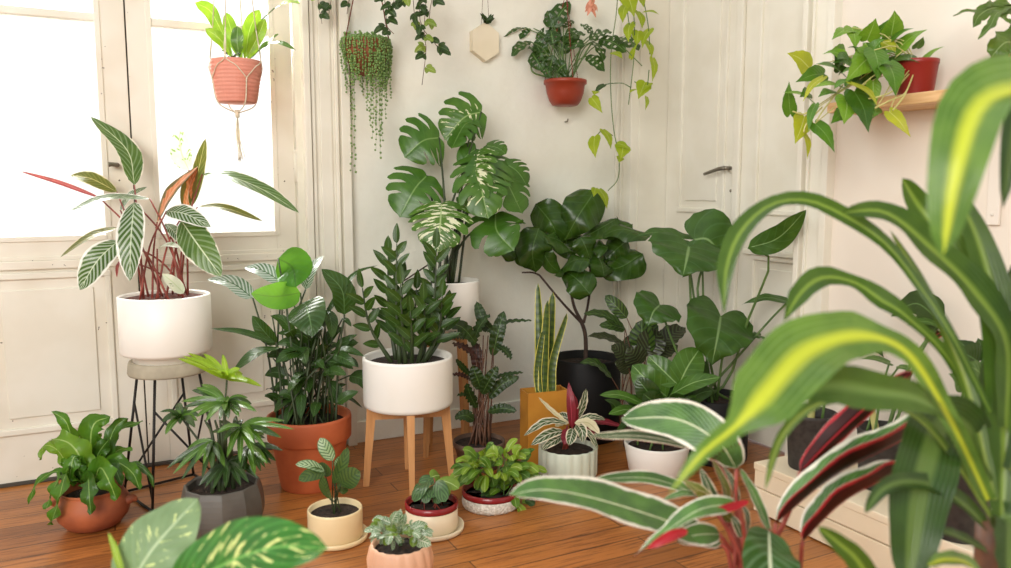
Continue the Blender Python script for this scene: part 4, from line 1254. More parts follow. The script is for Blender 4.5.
# ================================================================ I  tricolour plant in pale fluted pot
cN = at_floor(567.5, 484, .10); dN = depth_of((cN.x, cN.y, .07)); rN = 29 / FPX * dN; hN = P(567, 446, dN).z
root = thing('potted_tricolour_plant', (cN.x, cN.y, 0), 'pale sage fluted pot with cream-streaked leaves and one red spear', 'plant')
pot(root, [(rN * .95, 0), (rN * .99, .006), (rN, .012), (rN, hN - .003), (rN * .985, hN)], 'sage', hN - .014, .008, seg=108, mod=fl(18, .05))
pl = Plant(root, dN, (cN.x, cN.y, hN - .012))
k = K(4.37, 500, 360)
bn = Bunch()
bn.rows(pl, [
    (315, 300, .0, 300, 98, .0, 9, 'trio_red', 'F'), (328, 290, .01, 312, 130, .02, 8, 'trio_red', 'R'), (335, 260, .02, 376, 125, .03, 10, 'trio', 'R'), (290, 270, -.02, 168, 163, -.03, 6, 'trio_cream', 'U', dict(mids=[(225, 220, -.02)])),
    (290, 275, -.02, 105, 330, -.07, 10, 'trio', 'U', dict(mids=[(200, 270, -.05)])), (275, 310, -.03, 135, 372, -.09, 11, 'trio', 'M', dict(mids=[(210, 325, -.07)])), (275, 330, -.03, 180, 392, -.09, 9, 'trio', 'F'),
    (325, 275, -.02, 436, 322, -.06, 12, 'trio_cream', 'U', dict(mids=[(385, 275, -.04)])), (330, 290, -.03, 428, 390, -.08, 9, 'trio', 'R', dict(mids=[(390, 325, -.07)])), (335, 280, -.02, 362, 360, -.08, 12, 'trio', 'F', dict(mids=[(358, 310, -.07)])),
    (345, 260, .0, 460, 260, .02, 9, 'trio', 'U'), (350, 270, .02, 540, 292, .03, 9, 'trio_red', 'U', dict(mids=[(450, 270, .03)])), (300, 300, -.03, 280, 370, -.06, 12, 'trio_red', 'F'), (320, 300, -.03, 300, 372, -.07, 12, 'trio', 'F'), (300, 270, 0, 240, 290, -.02, 9, 'trio_cream', 'U'), (310, 260, .03, 250, 240, .06, 9, 'trio', 'L'),
    (345, 290, .0, 420, 340, -.02, 10, 'trio_red', 'R')], k, shape=(.6, .75), nL=14, nW=4, wave=.1)
bn.build(root)
stm = MB()
for i in range(7):
    a = pl.top + V((rnd.uniform(-.02, .02), rnd.uniform(-.02, .02), 0)); q = k(rnd.uniform(285, 340), rnd.uniform(275, 310)); stm.tube([a, P(q[0], q[1], dN - .01)], .003, 5)
stm.build('stems', 'stalk_r', root)

# ================================================================ J  white pot with glossy green plant
dO = 2.86; cO = P(657, 442, dO); hO = cO.z; cO = V((cO.x, cO.y, 0)); rO = 33 / FPX * dO
root = thing('potted_broadleaf_plant', cO, 'smooth white tapered pot of plain glossy green leaves in front of the heart-leaved plant', 'plant')
pot(root, [(rO * .80, 0), (rO * .84, .006), (rO * .99, hO - .004), (rO * .98, hO)], 'white_pot', hO - .018, .009)
pl = Plant(root, dO, (cO.x, cO.y, hO - .016))
k = K(3.156, 580, 270)
table(pl, [
    (308, 362, -.03, 215, 272, .0, 26, 'green_mid', 'F', dict(mids=[(260, 315, -.02)])), (312, 362, -.03, 378, 248, .0, 34, 'green_mid', 'F', dict(mids=[(340, 305, -.03)])), (288, 392, -.05, 442, 338, -.09, 22, 'green_mid', 'U', dict(mids=[(360, 355, -.08)])),
    (275, 402, -.02, 165, 300, .0, 30, 'green_mid', 'L', dict(mids=[(210, 345, -.03)])), (205, 425, -.05, 62, 395, -.10, 14, 'green_mid', 'U', dict(mids=[(130, 395, -.08)])), (175, 430, -.06, 265, 478, -.14, 22, 'green_mid', 'M', dict(mids=[(215, 450, -.12)])),
    (260, 410, .0, 190, 330, .06, 30, 'green_dark', 'F'), (240, 420, -.04, 180, 340, -.04, 24, 'green_dark', 'L'), (280, 400, .02, 240, 300, .06, 30, 'green_dark', 'F'), (320, 390, .03, 400, 290, .07, 28, 'green_dark', 'R'),
    (200, 450, -.04, 90, 455, -.09, 14, 'green_mid', 'U'), (300, 420, -.04, 330, 400, -.1, 20, 'green_dark', 'F'), (250, 440, -.04, 200, 390, -.07, 24, 'green_dark', 'F'), (330, 420, .0, 420, 380, -.02, 22, 'green_dark', 'U'), (300, 440, 0, 380, 420, -.05, 20, 'green_dark', 'U'), (200, 440, .02, 140, 400, .04, 18, 'green_dark', 'U'),
], k, stalk_mat='stalk_g', sr=.003, dflt=dict(shape=(.5, .65), nL=12, cup=.1), root_spread=1.0)
bn = Bunch(); bn.merge(*foliage_random(pl, 26, (655, 415, 34, 18), .09, 24, 13, ['green_dark', 'green_dark', 'green_mid'], up=.3)); bn.build(root)

# ================================================================ K  rattlesnake plant behind
dQ = 3.13; cQ = P(638, 412, dQ); hQ = cQ.z; cQ = V((cQ.x, cQ.y, 0)); rQ = .072
root = thing('potted_rattlesnake_plant', cQ, 'dark patterned purple-brown leaves on thin stems beside the black fig pot', 'plant')
pot(root, [(rQ * .76, 0), (rQ * .78, .004), (rQ * .95, hQ - .02), (rQ, hQ - .018), (rQ, hQ)], 'brown_pot', hQ - .014, .005)
pl = Plant(root, dQ, (cQ.x, cQ.y, hQ - .012))
table(pl, [
    (148, 152, .0, 80, 80, .02, 15, 'calath', 'L'), (142, 185, -.02, 12, 138, -.06, 15, 'calath', 'U', dict(mids=[(75, 142, -.04)])), (142, 188, -.02, 60, 175, -.05, 12, 'calath', 'M'), (145, 240, -.03, 25, 208, -.08, 13, 'calath_dark', 'U', dict(mids=[(85, 212, -.06)])),
    (208, 268, -.03, 195, 158, -.02, 28, 'calath', 'L'), (200, 262, -.04, 255, 195, -.04, 30, 'calath_dark', 'F'), (255, 238, .0, 332, 182, .02, 24, 'calath_dark', 'U'), (152, 292, -.04, 98, 238, -.08, 18, 'calath_dark', 'M'),
    (100, 340, -.06, 0, 292, -.12, 14, 'calath', 'U', dict(mids=[(50, 295, -.10)])), (180, 250, .03, 140, 215, .05, 24, 'calath_dark', 'F'), (190, 300, -.03, 150, 245, -.06, 26, 'calath_dark', 'F'), (240, 280, .0, 310, 240, -.02, 24, 'calath_dark', 'U'), (215, 220, .03, 215, 150, .05, 20, 'calath', 'F'), (160, 320, -.02, 110, 290, -.05, 14, 'calath_dark', 'L'),
], k, stalk_mat='stalk_br', sr=.0022, dflt=dict(shape=(.5, .65), nL=12, wave=.12), root_spread=.9)

# ================================================================ L  alocasia in black pot
dR = 2.99; cR = P(716, 396, dR); hR = cR.z; cR = V((cR.x, cR.y, 0)); rR = 32 / FPX * dR
root = thing('potted_elephant_ear', cR, 'huge heart-shaped dark leaves on long stalks in a plain black cylinder by the panelled door', 'plant')
pot(root, [(rR * .96, 0), (rR * .99, .006), (rR, .014), (rR, hR - .004), (rR * .99, hR)], 'black_pot', hR - .02, .010)
pl = Plant(root, dR, (cR.x, cR.y, hR - .018))
k = K(2.84, 630, 200)
HE = dict(shape=[(0, .60), (.12, .92), (.28, 1), (.5, .86), (.72, .55), (.88, .22), (1, 0)], cord=.42, cup=.12, wave=.07, wf=3, nL=18, nW=12)
table(pl, [
    (182, 112, .03, 270, 180, .0, 74, 'aloc', 'M', dict(mids=[(225, 115, .0)], stalk=[(698, 300, .02), (702, 265, .03)])),
    (168, 132, -.05, 150, 216, -.14, 86, 'aloc', 'M', dict(mids=[(160, 172, -.11)], stalk=[(695, 340, -.02), (690, 285, -.04)])),
    (205, 148, .04, 215, 195, .02, 20, 'aloc', 'R', dict(stalk=[(705, 340, .02), (703, 290, .04)])),
    (258, 330, -.06, 232, 470, -.15, 78, 'aloc', 'F', dict(mids=[(248, 390, -.15)], stalk=[(722, 360, -.04), (727, 335, -.03)])),
    (85, 298, .0, 50, 360, -.06, 54, 'aloc', 'M', dict(mids=[(66, 318, -.05)], stalk=[(690, 375, .0), (672, 340, .0)])),
    (335, 136, -.20, 500, 28, -.42, 26, 'aloc', 'F', dict(mids=[(420, 108, -.30)], stalk=[(728, 380, .0), (748, 320, -.08), (770, 262, -.18)], cord=.0, shape=(.5, .8))),
    (450, 288, -.03, 318, 296, -.06, 14, 'aloc', 'U', dict(stalk=[(735, 360, .0), (770, 320, -.02)])),
    (150, 110, .06, 20, 100, .08, 24, 'aloc', 'U', dict(mids=[(80, 92, .07)], stalk=[(698, 330, .04), (690, 270, .06)])),
    (370, 385, .0, 345, 392, -.02, 12, 'aloc', 'U', dict(stalk=None)),
], k, stalk_mat='stalk_g', sr=.0048, dflt=HE, root_spread=.8)

# ================================================================ M  low bench and nursery pots
X0, X1, YE, ZT = 1.786, 2.108, 1.80, .158
bt = thing('low_bench', ((X0 + X1) / 2, 1.2, 0), 'low cream-painted plank bench along the pink-white wall carrying three dark pots', 'bench')
MB().box((X0, .55, ZT - .022), (X1, YE, ZT), bev=.003).build('top_board', 'bench', bt)
MB().box((X0 + .003, .56, .082), (X0 + .022, YE - .003, ZT - .0225), bev=.002).build('front_board', 'bench', bt)
MB().box((X0 + .003, .56, .004), (X0 + .022, YE - .003, .078), bev=.002).build('front_board', 'bench', bt)
MB().box((X0 + .0225, YE - .022, .0), (X1 - .004, YE - .004, ZT - .0225), bev=.002).build('end_board', 'bench', bt)
MB().box((X0 + .0225, .562, .0), (X1 - .004, .58, ZT - .0225), bev=.002).build('end_board', 'bench', bt)

def nursery(x, d, wpx, rim_y, name, label):
    c = P(x, rim_y, d); h = c.z - ZT - .0005
    r = wpx / 2 / FPX * d
    root = thing(name, (c.x, c.y, ZT + .0005), label, 'plant', 'dusty black pots on the low bench')
    pot(root, [(r * .82, 0), (r * .84, .004), (r * .98, h - .012), (r * 1.0, h - .010), (r * 1.0, h)], 'nursery', h - .03, .004)
    return root, Plant(root, d, (c.x, c.y, ZT + h - .028)), c
PH = dict(shape=HEART, cord=.14, nL=14, nW=8, cup=.1)
root, pl, c = nursery(812, 2.43, 49, 412, 'potted_young_arum', 'dusty black pot at the far end of the low bench with thick pale stalk')
k = K(4.058, 840, 280)
table(pl, [
    (55, 215, .0, 178, 315, -.02, 26, 'green_dark', 'F', dict(mids=[(115, 225, -.03)])), (40, 250, -.02, -25, 262, -.05, 12, 'green_mid', 'U'), (20, 230, .02, -20, 232, .0, 10, 'green_mid', 'U'),
    (-10, 260, .0, -60, 300, -.03, 16, 'green_mid', 'L'), (50, 160, .04, 62, 240, .02, 14, 'green_dark', 'R'),
], k, stalk_mat='stalk_g', sr=.004, dflt=PH, root_spread=.6)
b = MB(); b.tube([pl.top + V((-.005, 0, -.01)), P(812, 395, 2.43), P(806, 372, 2.43)], [.012, .008], 8); b.build('stem', 'stalk_y', root)
root, pl, c = nursery(886, 2.27, 54, 428, 'potted_philodendron', 'second dusty black pot on the low bench with broad leaves on upright stalks')
table(pl, [
    (405, 170, .0, 205, 150, -.02, 36, 'green_dark', 'F', dict(mids=[(310, 95, -.01)], cord=.05)), (410, 175, .0, 550, 175, .02, 17, 'green_mid', 'U', dict(mids=[(480, 150, .01)])), (395, 180, -.02, 270, 185, -.04, 14, 'green_mid', 'U'),
    (200, 335, -.03, 85, 320, -.06, 13, 'green_mid', 'U', dict(mids=[(140, 318, -.05)])), (240, 350, .0, 290, 375, -.03, 12, 'green_mid', 'U'), (310, 480, -.05, 360, 510, -.08, 14, 'green_dark', 'U'),
    (360, 240, .02, 490, 195, .02, 10, 'st_under', 'U'),
], k, stalk_mat='stalk_g', sr=.0035, dflt=PH, root_spread=.8)
b = MB()
b.tube([pl.top + V((-.02, .01, -.01)), P(873, 415, 2.27), P(866, 395, 2.27)], [.011, .007], 8); b.build('stem', 'stalk_y', root)
root, pl, c = nursery(962, 1.95, 62, 455, 'potted_dark_aroid', 'third dusty black pot on the low bench, mostly behind the striped corn plant')
table(pl, [
    (590, 400, -.02, 480, 350, -.05, 26, 'green_mid', 'M', dict(mids=[(540, 355, -.05)])), (600, 380, .0, 690, 350, .0, 32, 'green_mid', 'M'), (560, 330, .03, 450, 285, .02, 32, 'green_dark', 'F'), (580, 320, .05, 560, 235, .06, 32, 'green_dark', 'F'),
    (600, 330, .03, 680, 260, .05, 34, 'green_dark', 'F'), (640, 360, .0, 720, 300, .0, 30, 'green_dark', 'R'), (520, 360, .0, 420, 300, -.02, 22, 'green_dark', 'L'), (500, 430, -.04, 440, 380, -.08, 20, 'green_mid', 'L'), (540, 310, .04, 470, 240, .06, 24, 'green_dark', 'F'),
    (520, 440, -.05, 580, 455, -.08, 14, 'green_mid', 'U'), (620, 300, .08, 640, 225, .1, 28, 'green_dark', 'F'),
], k, stalk_mat='stalk_g', sr=.003, dflt=PH, root_spread=.9)

# ================================================================ N  shelf with pothos and staghorn
SZ, ST_ = 1.228, .030
sh = thing('wall_shelf', (2.05, 1.2, SZ), 'raw pine plank shelf on the pink-white wall under the trailing plant', 'shelf')
b = MB(); b.box((1.962, .70, SZ), (2.129, 1.735, SZ + ST_), bev=.003); b.build('board', 'pine', sh)
for y0 in (1.294, .86):
    b = MB(); b.box((2.118, y0, .907), (2.1295, y0 + .036, SZ - .0005), bev=.003); b.box((1.99, y0 + .008, SZ - .014), (2.1175, y0 + .028, SZ - .0008), bev=.002)
    b.tube([(2.119, y0 + .018, .935), (2.1165, y0 + .018, .935)], .005, 10); b.build('bracket', 'strap', sh)
rT = 19.5 / FPX * 2.2
cy = onplane(915, 80, 0, 2.03); cT = V((2.035, cy.y, SZ + ST_ + .0005)); dT = depth_of(cT); hT = .095
root = thing('potted_pothos', cT, 'dark red pot on the shelf spilling heart-shaped green and yellow leaves', 'plant')
pot(root, [(rT * .82, 0), (rT * .84, .003), (rT * .99, hT - .014), (rT * 1.03, hT - .012), (rT * 1.04, hT)], 'shelfpot', hT - .014, .004)
pl = Plant(root, dT, cT + V((0, 0, hT - .012)))
k = K(3.55, 770, 0)
bn = Bunch()
def pr_(bx, by, tx, ty, w, mat, dd, h='F'):
    return (bx, by, dd + .02, tx, ty, dd - .02, w / 3.55 * 1.45, mat, h)
prow = [pr_(138, 240, 60, 188, 62, 'pothos_y', .16), pr_(192, 262, 90, 292, 52, 'pothos', .10), pr_(275, 280, 162, 226, 75, 'pothos', .05, 'U'), pr_(362, 194, 266, 292, 75, 'pothos_lt', -.03), pr_(262, 205, 213, 180, 62, 'pothos_lt', .08),
    pr_(292, 108, 218, 142, 48, 'pothos_lt', .06, 'U'), pr_(290, 98, 302, 176, 48, 'pothos_lt', .05), pr_(345, 142, 376, 64, 54, 'pothos_lt', .03), pr_(375, 130, 422, 68, 26, 'pothos', .05), pr_(430, 125, 442, 36, 60, 'pothos_lt', .02),
    pr_(430, 142, 512, 100, 46, 'pothos', .0, 'U'), pr_(448, 182, 560, 104, 64, 'pothos_lt', -.01, 'U'), pr_(440, 208, 556, 232, 56, 'pothos_dk', -.04, 'U'), pr_(420, 224, 446, 342, 66, 'pothos', -.09), pr_(400, 150, 446, 192, 44, 'pothos_y', .0),
    pr_(290, 296, 384, 378, 62, 'pothos_y', -.12, 'R'), pr_(272, 348, 262, 442, 66, 'pothos_lt', -.10), pr_(300, 325, 350, 472, 70, 'pothos_dk', -.11), pr_(268, 316, 150, 312, 42, 'pothos_lt', -.03, 'U'), pr_(188, 274, 116, 362, 28, 'pothos_y', .02, 'L'),
    pr_(168, 376, 44, 328, 42, 'pothos_lt', .04, 'U'), pr_(72, 405, 68, 288, 40, 'pothos', .06, 'L'), pr_(122, 415, 88, 512, 56, 'pothos_y', .04), pr_(118, 468, 132, 566, 30, 'pothos_y', .03, 'R'), pr_(160, 438, 230, 542, 46, 'pothos', -.02),
    pr_(160, 372, 136, 472, 26, 'pothos', .0, 'L'), pr_(370, 178, 382, 288, 64, 'pothos', -.06), pr_(535, 222, 620, 164, 34, 'pothos_lt', -.04, 'U'), pr_(424, 396, 500, 488, 36, 'pothos_y', -.12, 'L'), pr_(250, 240, 225, 185, 50, 'pothos_dk', .08),
    pr_(330, 240, 300, 170, 60, 'pothos_dk', .06), pr_(390, 220, 340, 150, 66, 'pothos', .02), pr_(240, 330, 170, 345, 46, 'pothos', -.02, 'U'), pr_(260, 400, 215, 440, 40, 'pothos', -.08), pr_(360, 300, 310, 230, 60, 'pothos_dk', .0), pr_(520, 170, 545, 130, 30, 'pothos', .03), pr_(380, 380, 365, 420, 34, 'pothos', -.1),
    pr_(410, 160, 410, 95, 44, 'pothos', .05), pr_(330, 300, 260, 290, 50, 'pothos_dk', -.02), pr_(140, 330, 105, 345, 36, 'pothos', .04)]
bn.rows(pl, prow, k, shape=HEART, cord=.14, nL=14, nW=6, cup=.1)
bn.merge(*foliage_random(pl, 26, (860, 68, 34, 22), .07, 20, 14, ['pothos', 'pothos_dk', 'pothos_lt', 'pothos'], up=.2, shape=HEART, cord=.12))
bn.build(root)
b = MB()
for path in ([(480, 330, -.10), (430, 355, -.13), (372, 384, -.13)], [(484, 325, -.10), (470, 350, -.13), (436, 392, -.14)], [(440, 320, -.09), (380, 345, -.12), (350, 350, -.12)], [(260, 300, 0), (190, 390, 0), (165, 430, 0)], [(165, 375, .03), (120, 405, .05), (80, 395, .05)], [(185, 380, .0), (130, 440, .0), (120, 470, .0)]):
    q = [P(*k(x, y), dT + d) for x, y, d in path]
    b.tube([pl.top + (q[0] - pl.top) * .2] + q if path[0][0] > 400 else q, .0022, 6)
for r in prow[::2]:
    q = k(r[0], r[1]); e = P(q[0], q[1], dT + r[2]); b.tube([pl.top, pl.top.lerp(e, .5) + V((0, 0, .03)), e], .0016, 5, n=6)
b.build('stems', 'stalk_y', root)
# staghorn
cS = V((2.035, onplane(1031, 60, 0, 2.035).y, SZ + ST_ + .0005)); dS = depth_of(cS); rS = 27 / FPX * dS; hS = .108
root = thing('potted_staghorn_fern', cS, 'terracotta pot at the right end of the shelf with antler-shaped fronds', 'plant')
pot(root, [(rS * .72, 0), (rS * .9, hS - .03), (rS * .98, hS - .028), (rS, hS)], 'terracotta', hS - .014, .006)
pl = Plant(root, dS, cS + V((0, 0, hS - .012)))
k = K(7.1, 930, 0)
bn = Bunch()
SG = dict(shape=(.5, .5), wave=.35, wf=3, nL=18, nW=6, ruff=.15)
bn.rows(pl, [
    (640, 60, .0, 165, 108, -.06, 8, 'stag', 'U', dict(mids=[(480, 30, -.02), (330, 75, -.04), (240, 85, -.05)])), (600, 45, .0, 310, 195, -.05, 16, 'stag', 'F', dict(mids=[(450, 55, -.03), (350, 110, -.05)])),
    (600, 50, -.02, 340, 275, -.08, 9, 'stag', 'U', dict(mids=[(480, 90, -.05), (430, 180, -.07)])), (620, 60, .0, 600, 165, -.05, 9, 'stag', 'M', dict(mids=[(520, 100, -.04), (545, 150, -.05)])),
    (650, 330, -.03, 432, 405, -.06, 28, 'stag', 'F', dict(mids=[(540, 300, -.06)])), (700, 250, .0, 560, 210, .02, 30, 'stag', 'F'), (760, 200, 0, 900, 60, .04, 20, 'stag', 'R'), (740, 220, .03, 760, 20, .06, 20, 'stag', 'F')], k, **SG)
bn.build(root, 'fronds')
b = MB()
for t in ((640, 60), (600, 48), (620, 60), (700, 250)):
    q = k(*t); e = P(q[0], q[1], dS); b.tube([pl.top, pl.top.lerp(e, .5) + V((0, 0, .02)), e], .004, 6)
b.build('stems', 'stalk_g', root)

# ================================================================ O  hanging things
def bracket(root, top, ywall, mat='steel'):
    b = MB(); b.tube([(top.x, ywall - .0005, top.z + .012), (top.x, top.y - .01, top.z + .012)], .005, 8, n=1)
    b.box((top.x - .012, ywall - .006, top.z - .03), (top.x + .012, ywall - .0005, top.z + .05), bev=.001)
    b.tube([(top.x, top.y, top.z + .012), (top.x, top.y - .008, top.z - .004), (top.x, top.y, top.z - .004)], .003, 6)
    b.build('wall_bracket', mat, root)
# pink woven pot in macrame
dV = 2.72; tV = P(237, 62, dV); bV = P(237, 103, dV); rV = 24.5 / FPX * dV; hV = tV.z - bV.z
root = thing('hanging_pink_planter', bV, 'pink woven pot in a cream knotted rope hanger before the window', 'hanging plant')
prof = []
for i in range(37):
    t = i / 36
    prof.append((rV * (.74 + .26 * min(1, t * 1.25) ** .8) * (1 + .018 * sin(t * 2 * pi * 11)), hV * t))
pot(root, prof, 'pink', hV - .014, .006, seg=88, mod=lambda an, z: 1 + .018 * sin(an * 40))
pl = Plant(root, dV, bV + V((0, 0, hV - .012)))
rp = MB(); apex = V((bV.x, bV.y, 2.30))
kn = bV + V((0, 0, -.035))
for q in range(4):
    an = radians(-75 + 90 * q); u = V((cos(an), sin(an), 0))
    u2 = V((cos(an + pi / 4), sin(an + pi / 4), 0)); u0 = V((cos(an - pi / 4), sin(an - pi / 4), 0))
    mid = bV + u * (rV * .99) + V((0, 0, hV * .55))
    rp.tube([kn, bV + u * rV * .78 + V((0, 0, -.003)), mid], .0022, 6, n=10)
    for uu in (u0, u2):
        rp.tube([mid, bV + (u + uu).normalized() * (rV * 1.03) + V((0, 0, hV * .82)), bV + uu * (rV * 1.05) + V((0, 0, hV * 1.03)), apex.lerp(bV + uu * rV + V((0, 0, hV * 1.1)), .9)], .0018, 5, n=10)
    rp.tube([apex.lerp(bV + u2 * rV + V((0, 0, hV * 1.1)), .9), apex], .0018, 5)
rp.tube([kn + V((0, 0, .012)), kn + V((0, 0, -.014))], [.008, .007], 8)
for q in range(9):
    rp.tube([kn, kn + V((rnd.uniform(-.008, .008), rnd.uniform(-.008, .008), -.07)), kn + V((.008 + rnd.uniform(-.012, .012), rnd.uniform(-.01, .01), -.15 + rnd.uniform(-.02, .01)))], .0014, 4, n=5)
rp.build('rope_hanger', 'rope', root)
bracket(root, apex, YD, 'steel')
k = K(3.783, 190, 0)
bn = Bunch()
bn.rows(pl, [
    (170, 225, .0, 20, 12, .06, 14.4, 'spath', 'L', dict(mids=[(120, 120, .03), (75, 40, .05)], shape=(1.6, .6))), (165, 225, .0, 58, 108, -.04, 12.0, 'spath', 'L', dict(mids=[(115, 150, -.03)])), (180, 215, .0, 135, 48, .0, 13.6, 'spath', 'F', dict(mids=[(160, 130, -.01)])),
    (185, 215, -.02, 180, 100, -.03, 13, 'palm_pale', 'F'), (210, 220, .0, 262, 36, .02, 15.2, 'spath', 'R', dict(mids=[(225, 115, .0)])), (215, 220, -.01, 285, 70, -.02, 12.0, 'spath', 'R', dict(mids=[(260, 130, -.02)])),
    (205, 220, .02, 240, 120, .02, 11.2, 'spath', 'F'), (235, 220, -.03, 400, 190, -.10, 8, 'palm_pale', 'U', dict(mids=[(290, 170, -.06), (350, 165, -.09)])), (225, 225, -.03, 335, 130, -.06, 12, 'palm_pale', 'U', dict(mids=[(280, 175, -.05)])),
    (160, 225, -.04, 190, 205, -.08, 9, 'palm', 'U'), (150, 222, -.04, 120, 190, -.07, 9, 'palm', 'U'), (320, 30, .03, 415, 12, .0, 12.0, 'spath', 'U', dict(mids=[(370, 10, .02)])), (200, 225, .03, 165, 120, .05, 12.0, 'spath', 'L'), (220, 225, .02, 250, 150, .04, 11.2, 'spath', 'R')], k, shape=(.9, .6), nL=14, nW=6, wave=.15, wf=2)
bn.build(root)
b = MB()
b.tube([pl.top, P(*k(230, 120), dV + .02), P(*k(320, 30), dV + .03)], .0022, 5)
b.build('stems', 'stalk_g', root)

# string of pearls
dX = 3.02; tX = P(366, 42, dX); bX = P(366, 75, dX); rX = 24 / FPX * dX; hX = tX.z - bX.z
root = thing('hanging_string_of_pearls', bX, 'brown bowl hung on three cords, draped in strings of green beads', 'hanging plant')
pot(root, [(rX * .3, 0), (rX * .55, hX * .10), (rX * .8, hX * .35), (rX * .95, hX * .68), (rX, hX)], 'clay', hX - .012, .006)
b = MB(); apx = V((bX.x + .02, bX.y, 1.98))
for an in (-160, -30, 80):
    u = V((cos(radians(an)), sin(radians(an)), 0)); b.tube([bX + u * rX * .99 + V((0, 0, hX)), apx], .0022, 6)
b.build('cord', 'cord', root)
bracket(root, apx, YB)
pb = MB(); sb = MB()
def pearls(path, n, r):
    q = catmull([V(p) for p in path], 60)
    for i in range(n):
        p = q[int(i * 60 / max(1, n - 1))]
        pb.ball(p + V((rnd.uniform(-1, 1), rnd.uniform(-1, 1), rnd.uniform(-.5, .5))) * .003, r * rnd.uniform(.8, 1.15), 6, 4)
    sb.tube(path, .0005, 3, n=10, cap=False)
for i in range(64):
    an = 2 * pi * i / 64 + rnd.uniform(-.05, .05)
    u = V((cos(an), sin(an), 0))
    ln = rnd.choice([.05, .09, .12, .14])
    side = abs(sin(an + radians(63)))
    p0 = bX + u * rX * rnd.uniform(.6, .9) + V((0, 0, hX + .012)); p1 = bX + u * rX * 1.04 + V((0, 0, hX * .95)); p2 = bX + u * rX * 1.02 + V((0, 0, hX - ln * .7)); p3 = bX + u * rX * (1.03 - .3 * min(1, ln * 6)) + V((0, 0, hX - ln - .03))
    pearls([p0, p1, p2, p3], int(12 + ln * 120), .0042)
for (x, y1, dd) in [(345, 92, -.05), (348, 100, -.02), (352, 170, -.08), (354, 172, -.08), (350, 110, .0), (366, 100, -.08), (370, 125, -.09), (374, 138, -.08), (377, 150, -.09), (379, 158, -.08), (381, 140, -.06), (384, 118, -.06), (387, 105, -.03), (390, 98, .0), (372, 118, .02), (376, 130, .03), (362, 95, .03), (383, 128, .0), (368, 110, -.05), (380, 145, -.05)]:
    xs = max(344, min(388, x))
    a = P(xs, 45, dX + dd * .9)
    pearls([a, P(x, 75, dX + dd), P(x + rnd.uniform(-2, 2), y1, dX + dd)], int((y1 - 45) / 3.2), .0042)
for i in range(110):
    an = rnd.uniform(0, 2 * pi); rr = rX * sqrt(rnd.random()) * 1.0
    pb.ball(bX + V((cos(an) * rr, sin(an) * rr, hX + rnd.uniform(-.004, .022))), .0055, 6, 4)
pb.build('pearl_strings', 'pearl', root)
sb.build('stems', 'stalk_g', root)

# ivy from a pot above
dY = 2.86; bY = P(398, -95, dY)
root = thing('hanging_ivy', bY, 'ivy trailing down from above on either side of the string of beads', 'hanging plant')
pot(root, [(.055, 0), (.06, .01), (.078, .09), (.08, .10)], 'clay', .085, .006)
apx = V((bY.x, bY.y, bY.z + .35)); b = MB()
for an in (10, 130, 250):
    u = V((cos(radians(an)), sin(radians(an)), 0)); b.tube([bY + u * .079 + V((0, 0, .1)), apx], .0016, 5)
b.build('cord', 'cord', root); bracket(root, apx, YB)
pl = Plant(root, dY, bY + V((0, 0, .085)))
bn = Bunch(); sm_ = MB()
vines = [([(398, -110, 0), (345, -60, 0), (335, -20, 0), (328, 18, 0)], 6, 'ivy'), ([(398, -110, 0), (330, -70, 0), (318, -10, 0), (322, 24, 0)], 6, 'ivy'), ([(400, -110, 0), (350, -50, 0), (350, -10, 0), (347, 14, 0)], 4, 'ivy'), ([(400, -100), (410, -30), (414, 10), (415, 30)], 4, 'ivy'), ([(400, -100), (425, -30), (424, 30), (426, 50), (422, 85)], 6, 'ivy_lt'),
         ([(400, -100), (418, -40), (420, 20), (434, 42), (442, 53)], 7, 'ivy'), ([(400, -100), (385, -20), (386, 10), (387, 26), (394, 34)], 5, 'ivy'), ([(400, -100), (430, -20), (430, 10), (428, 25)], 4, 'ivy'), ([(400, -100), (395, -10), (392, 6)], 4, 'ivy'), ([(400, -100), (408, -20), (402, 5)], 5, 'ivy_lt')]
for path, n, mt in vines:
    q = [P(p_[0], p_[1], dY - .02 + .01 * i + (p_[2] if len(p_) > 2 else 0)) for i, p_ in enumerate(path)]
    sm_.tube(q, .0013, 4, n=14)
    cc = catmull(q, 40)
    for i in range(n):
        p = cc[int(40 * (.35 + .65 * i / n))]
        an = rnd.uniform(0, 2 * pi)
        dv = (RT * cos(an) * 1.0 + V((0, 0, -.6 + .3 * sin(an))) - FH * rnd.uniform(0, .4)).normalized()
        L = pl.px(rnd.uniform(9, 15))
        m2 = rnd.choice([mt, mt, 'ivy', 'ivy_lt' if i % 3 == 0 else mt])
        h = hv(rnd.uniform(-.6, .6), rnd.uniform(0, .6), .8)
        mi = bn.slot(m2)
        s0 = p + dv * L * .25
        bn.mb.leaf([s0, s0 + dv * L * .9], pl.px(7.5), hint=h, shape=(.4, .7), w0=.08, nL=6, nW=4, mi=mi)
        for sg in (-1, 1):
            side = dv.cross(h).normalized() * sg
            bn.mb.leaf([s0, s0 + (dv * .45 + side).normalized() * L * .55], pl.px(5), hint=h, shape=(.4, .7), w0=.08, nL=5, nW=4, mi=mi)
        sm_.tube([p, s0], .0007, 3)
bn.build(root); sm_.build('stems', 'stalk_br', root)

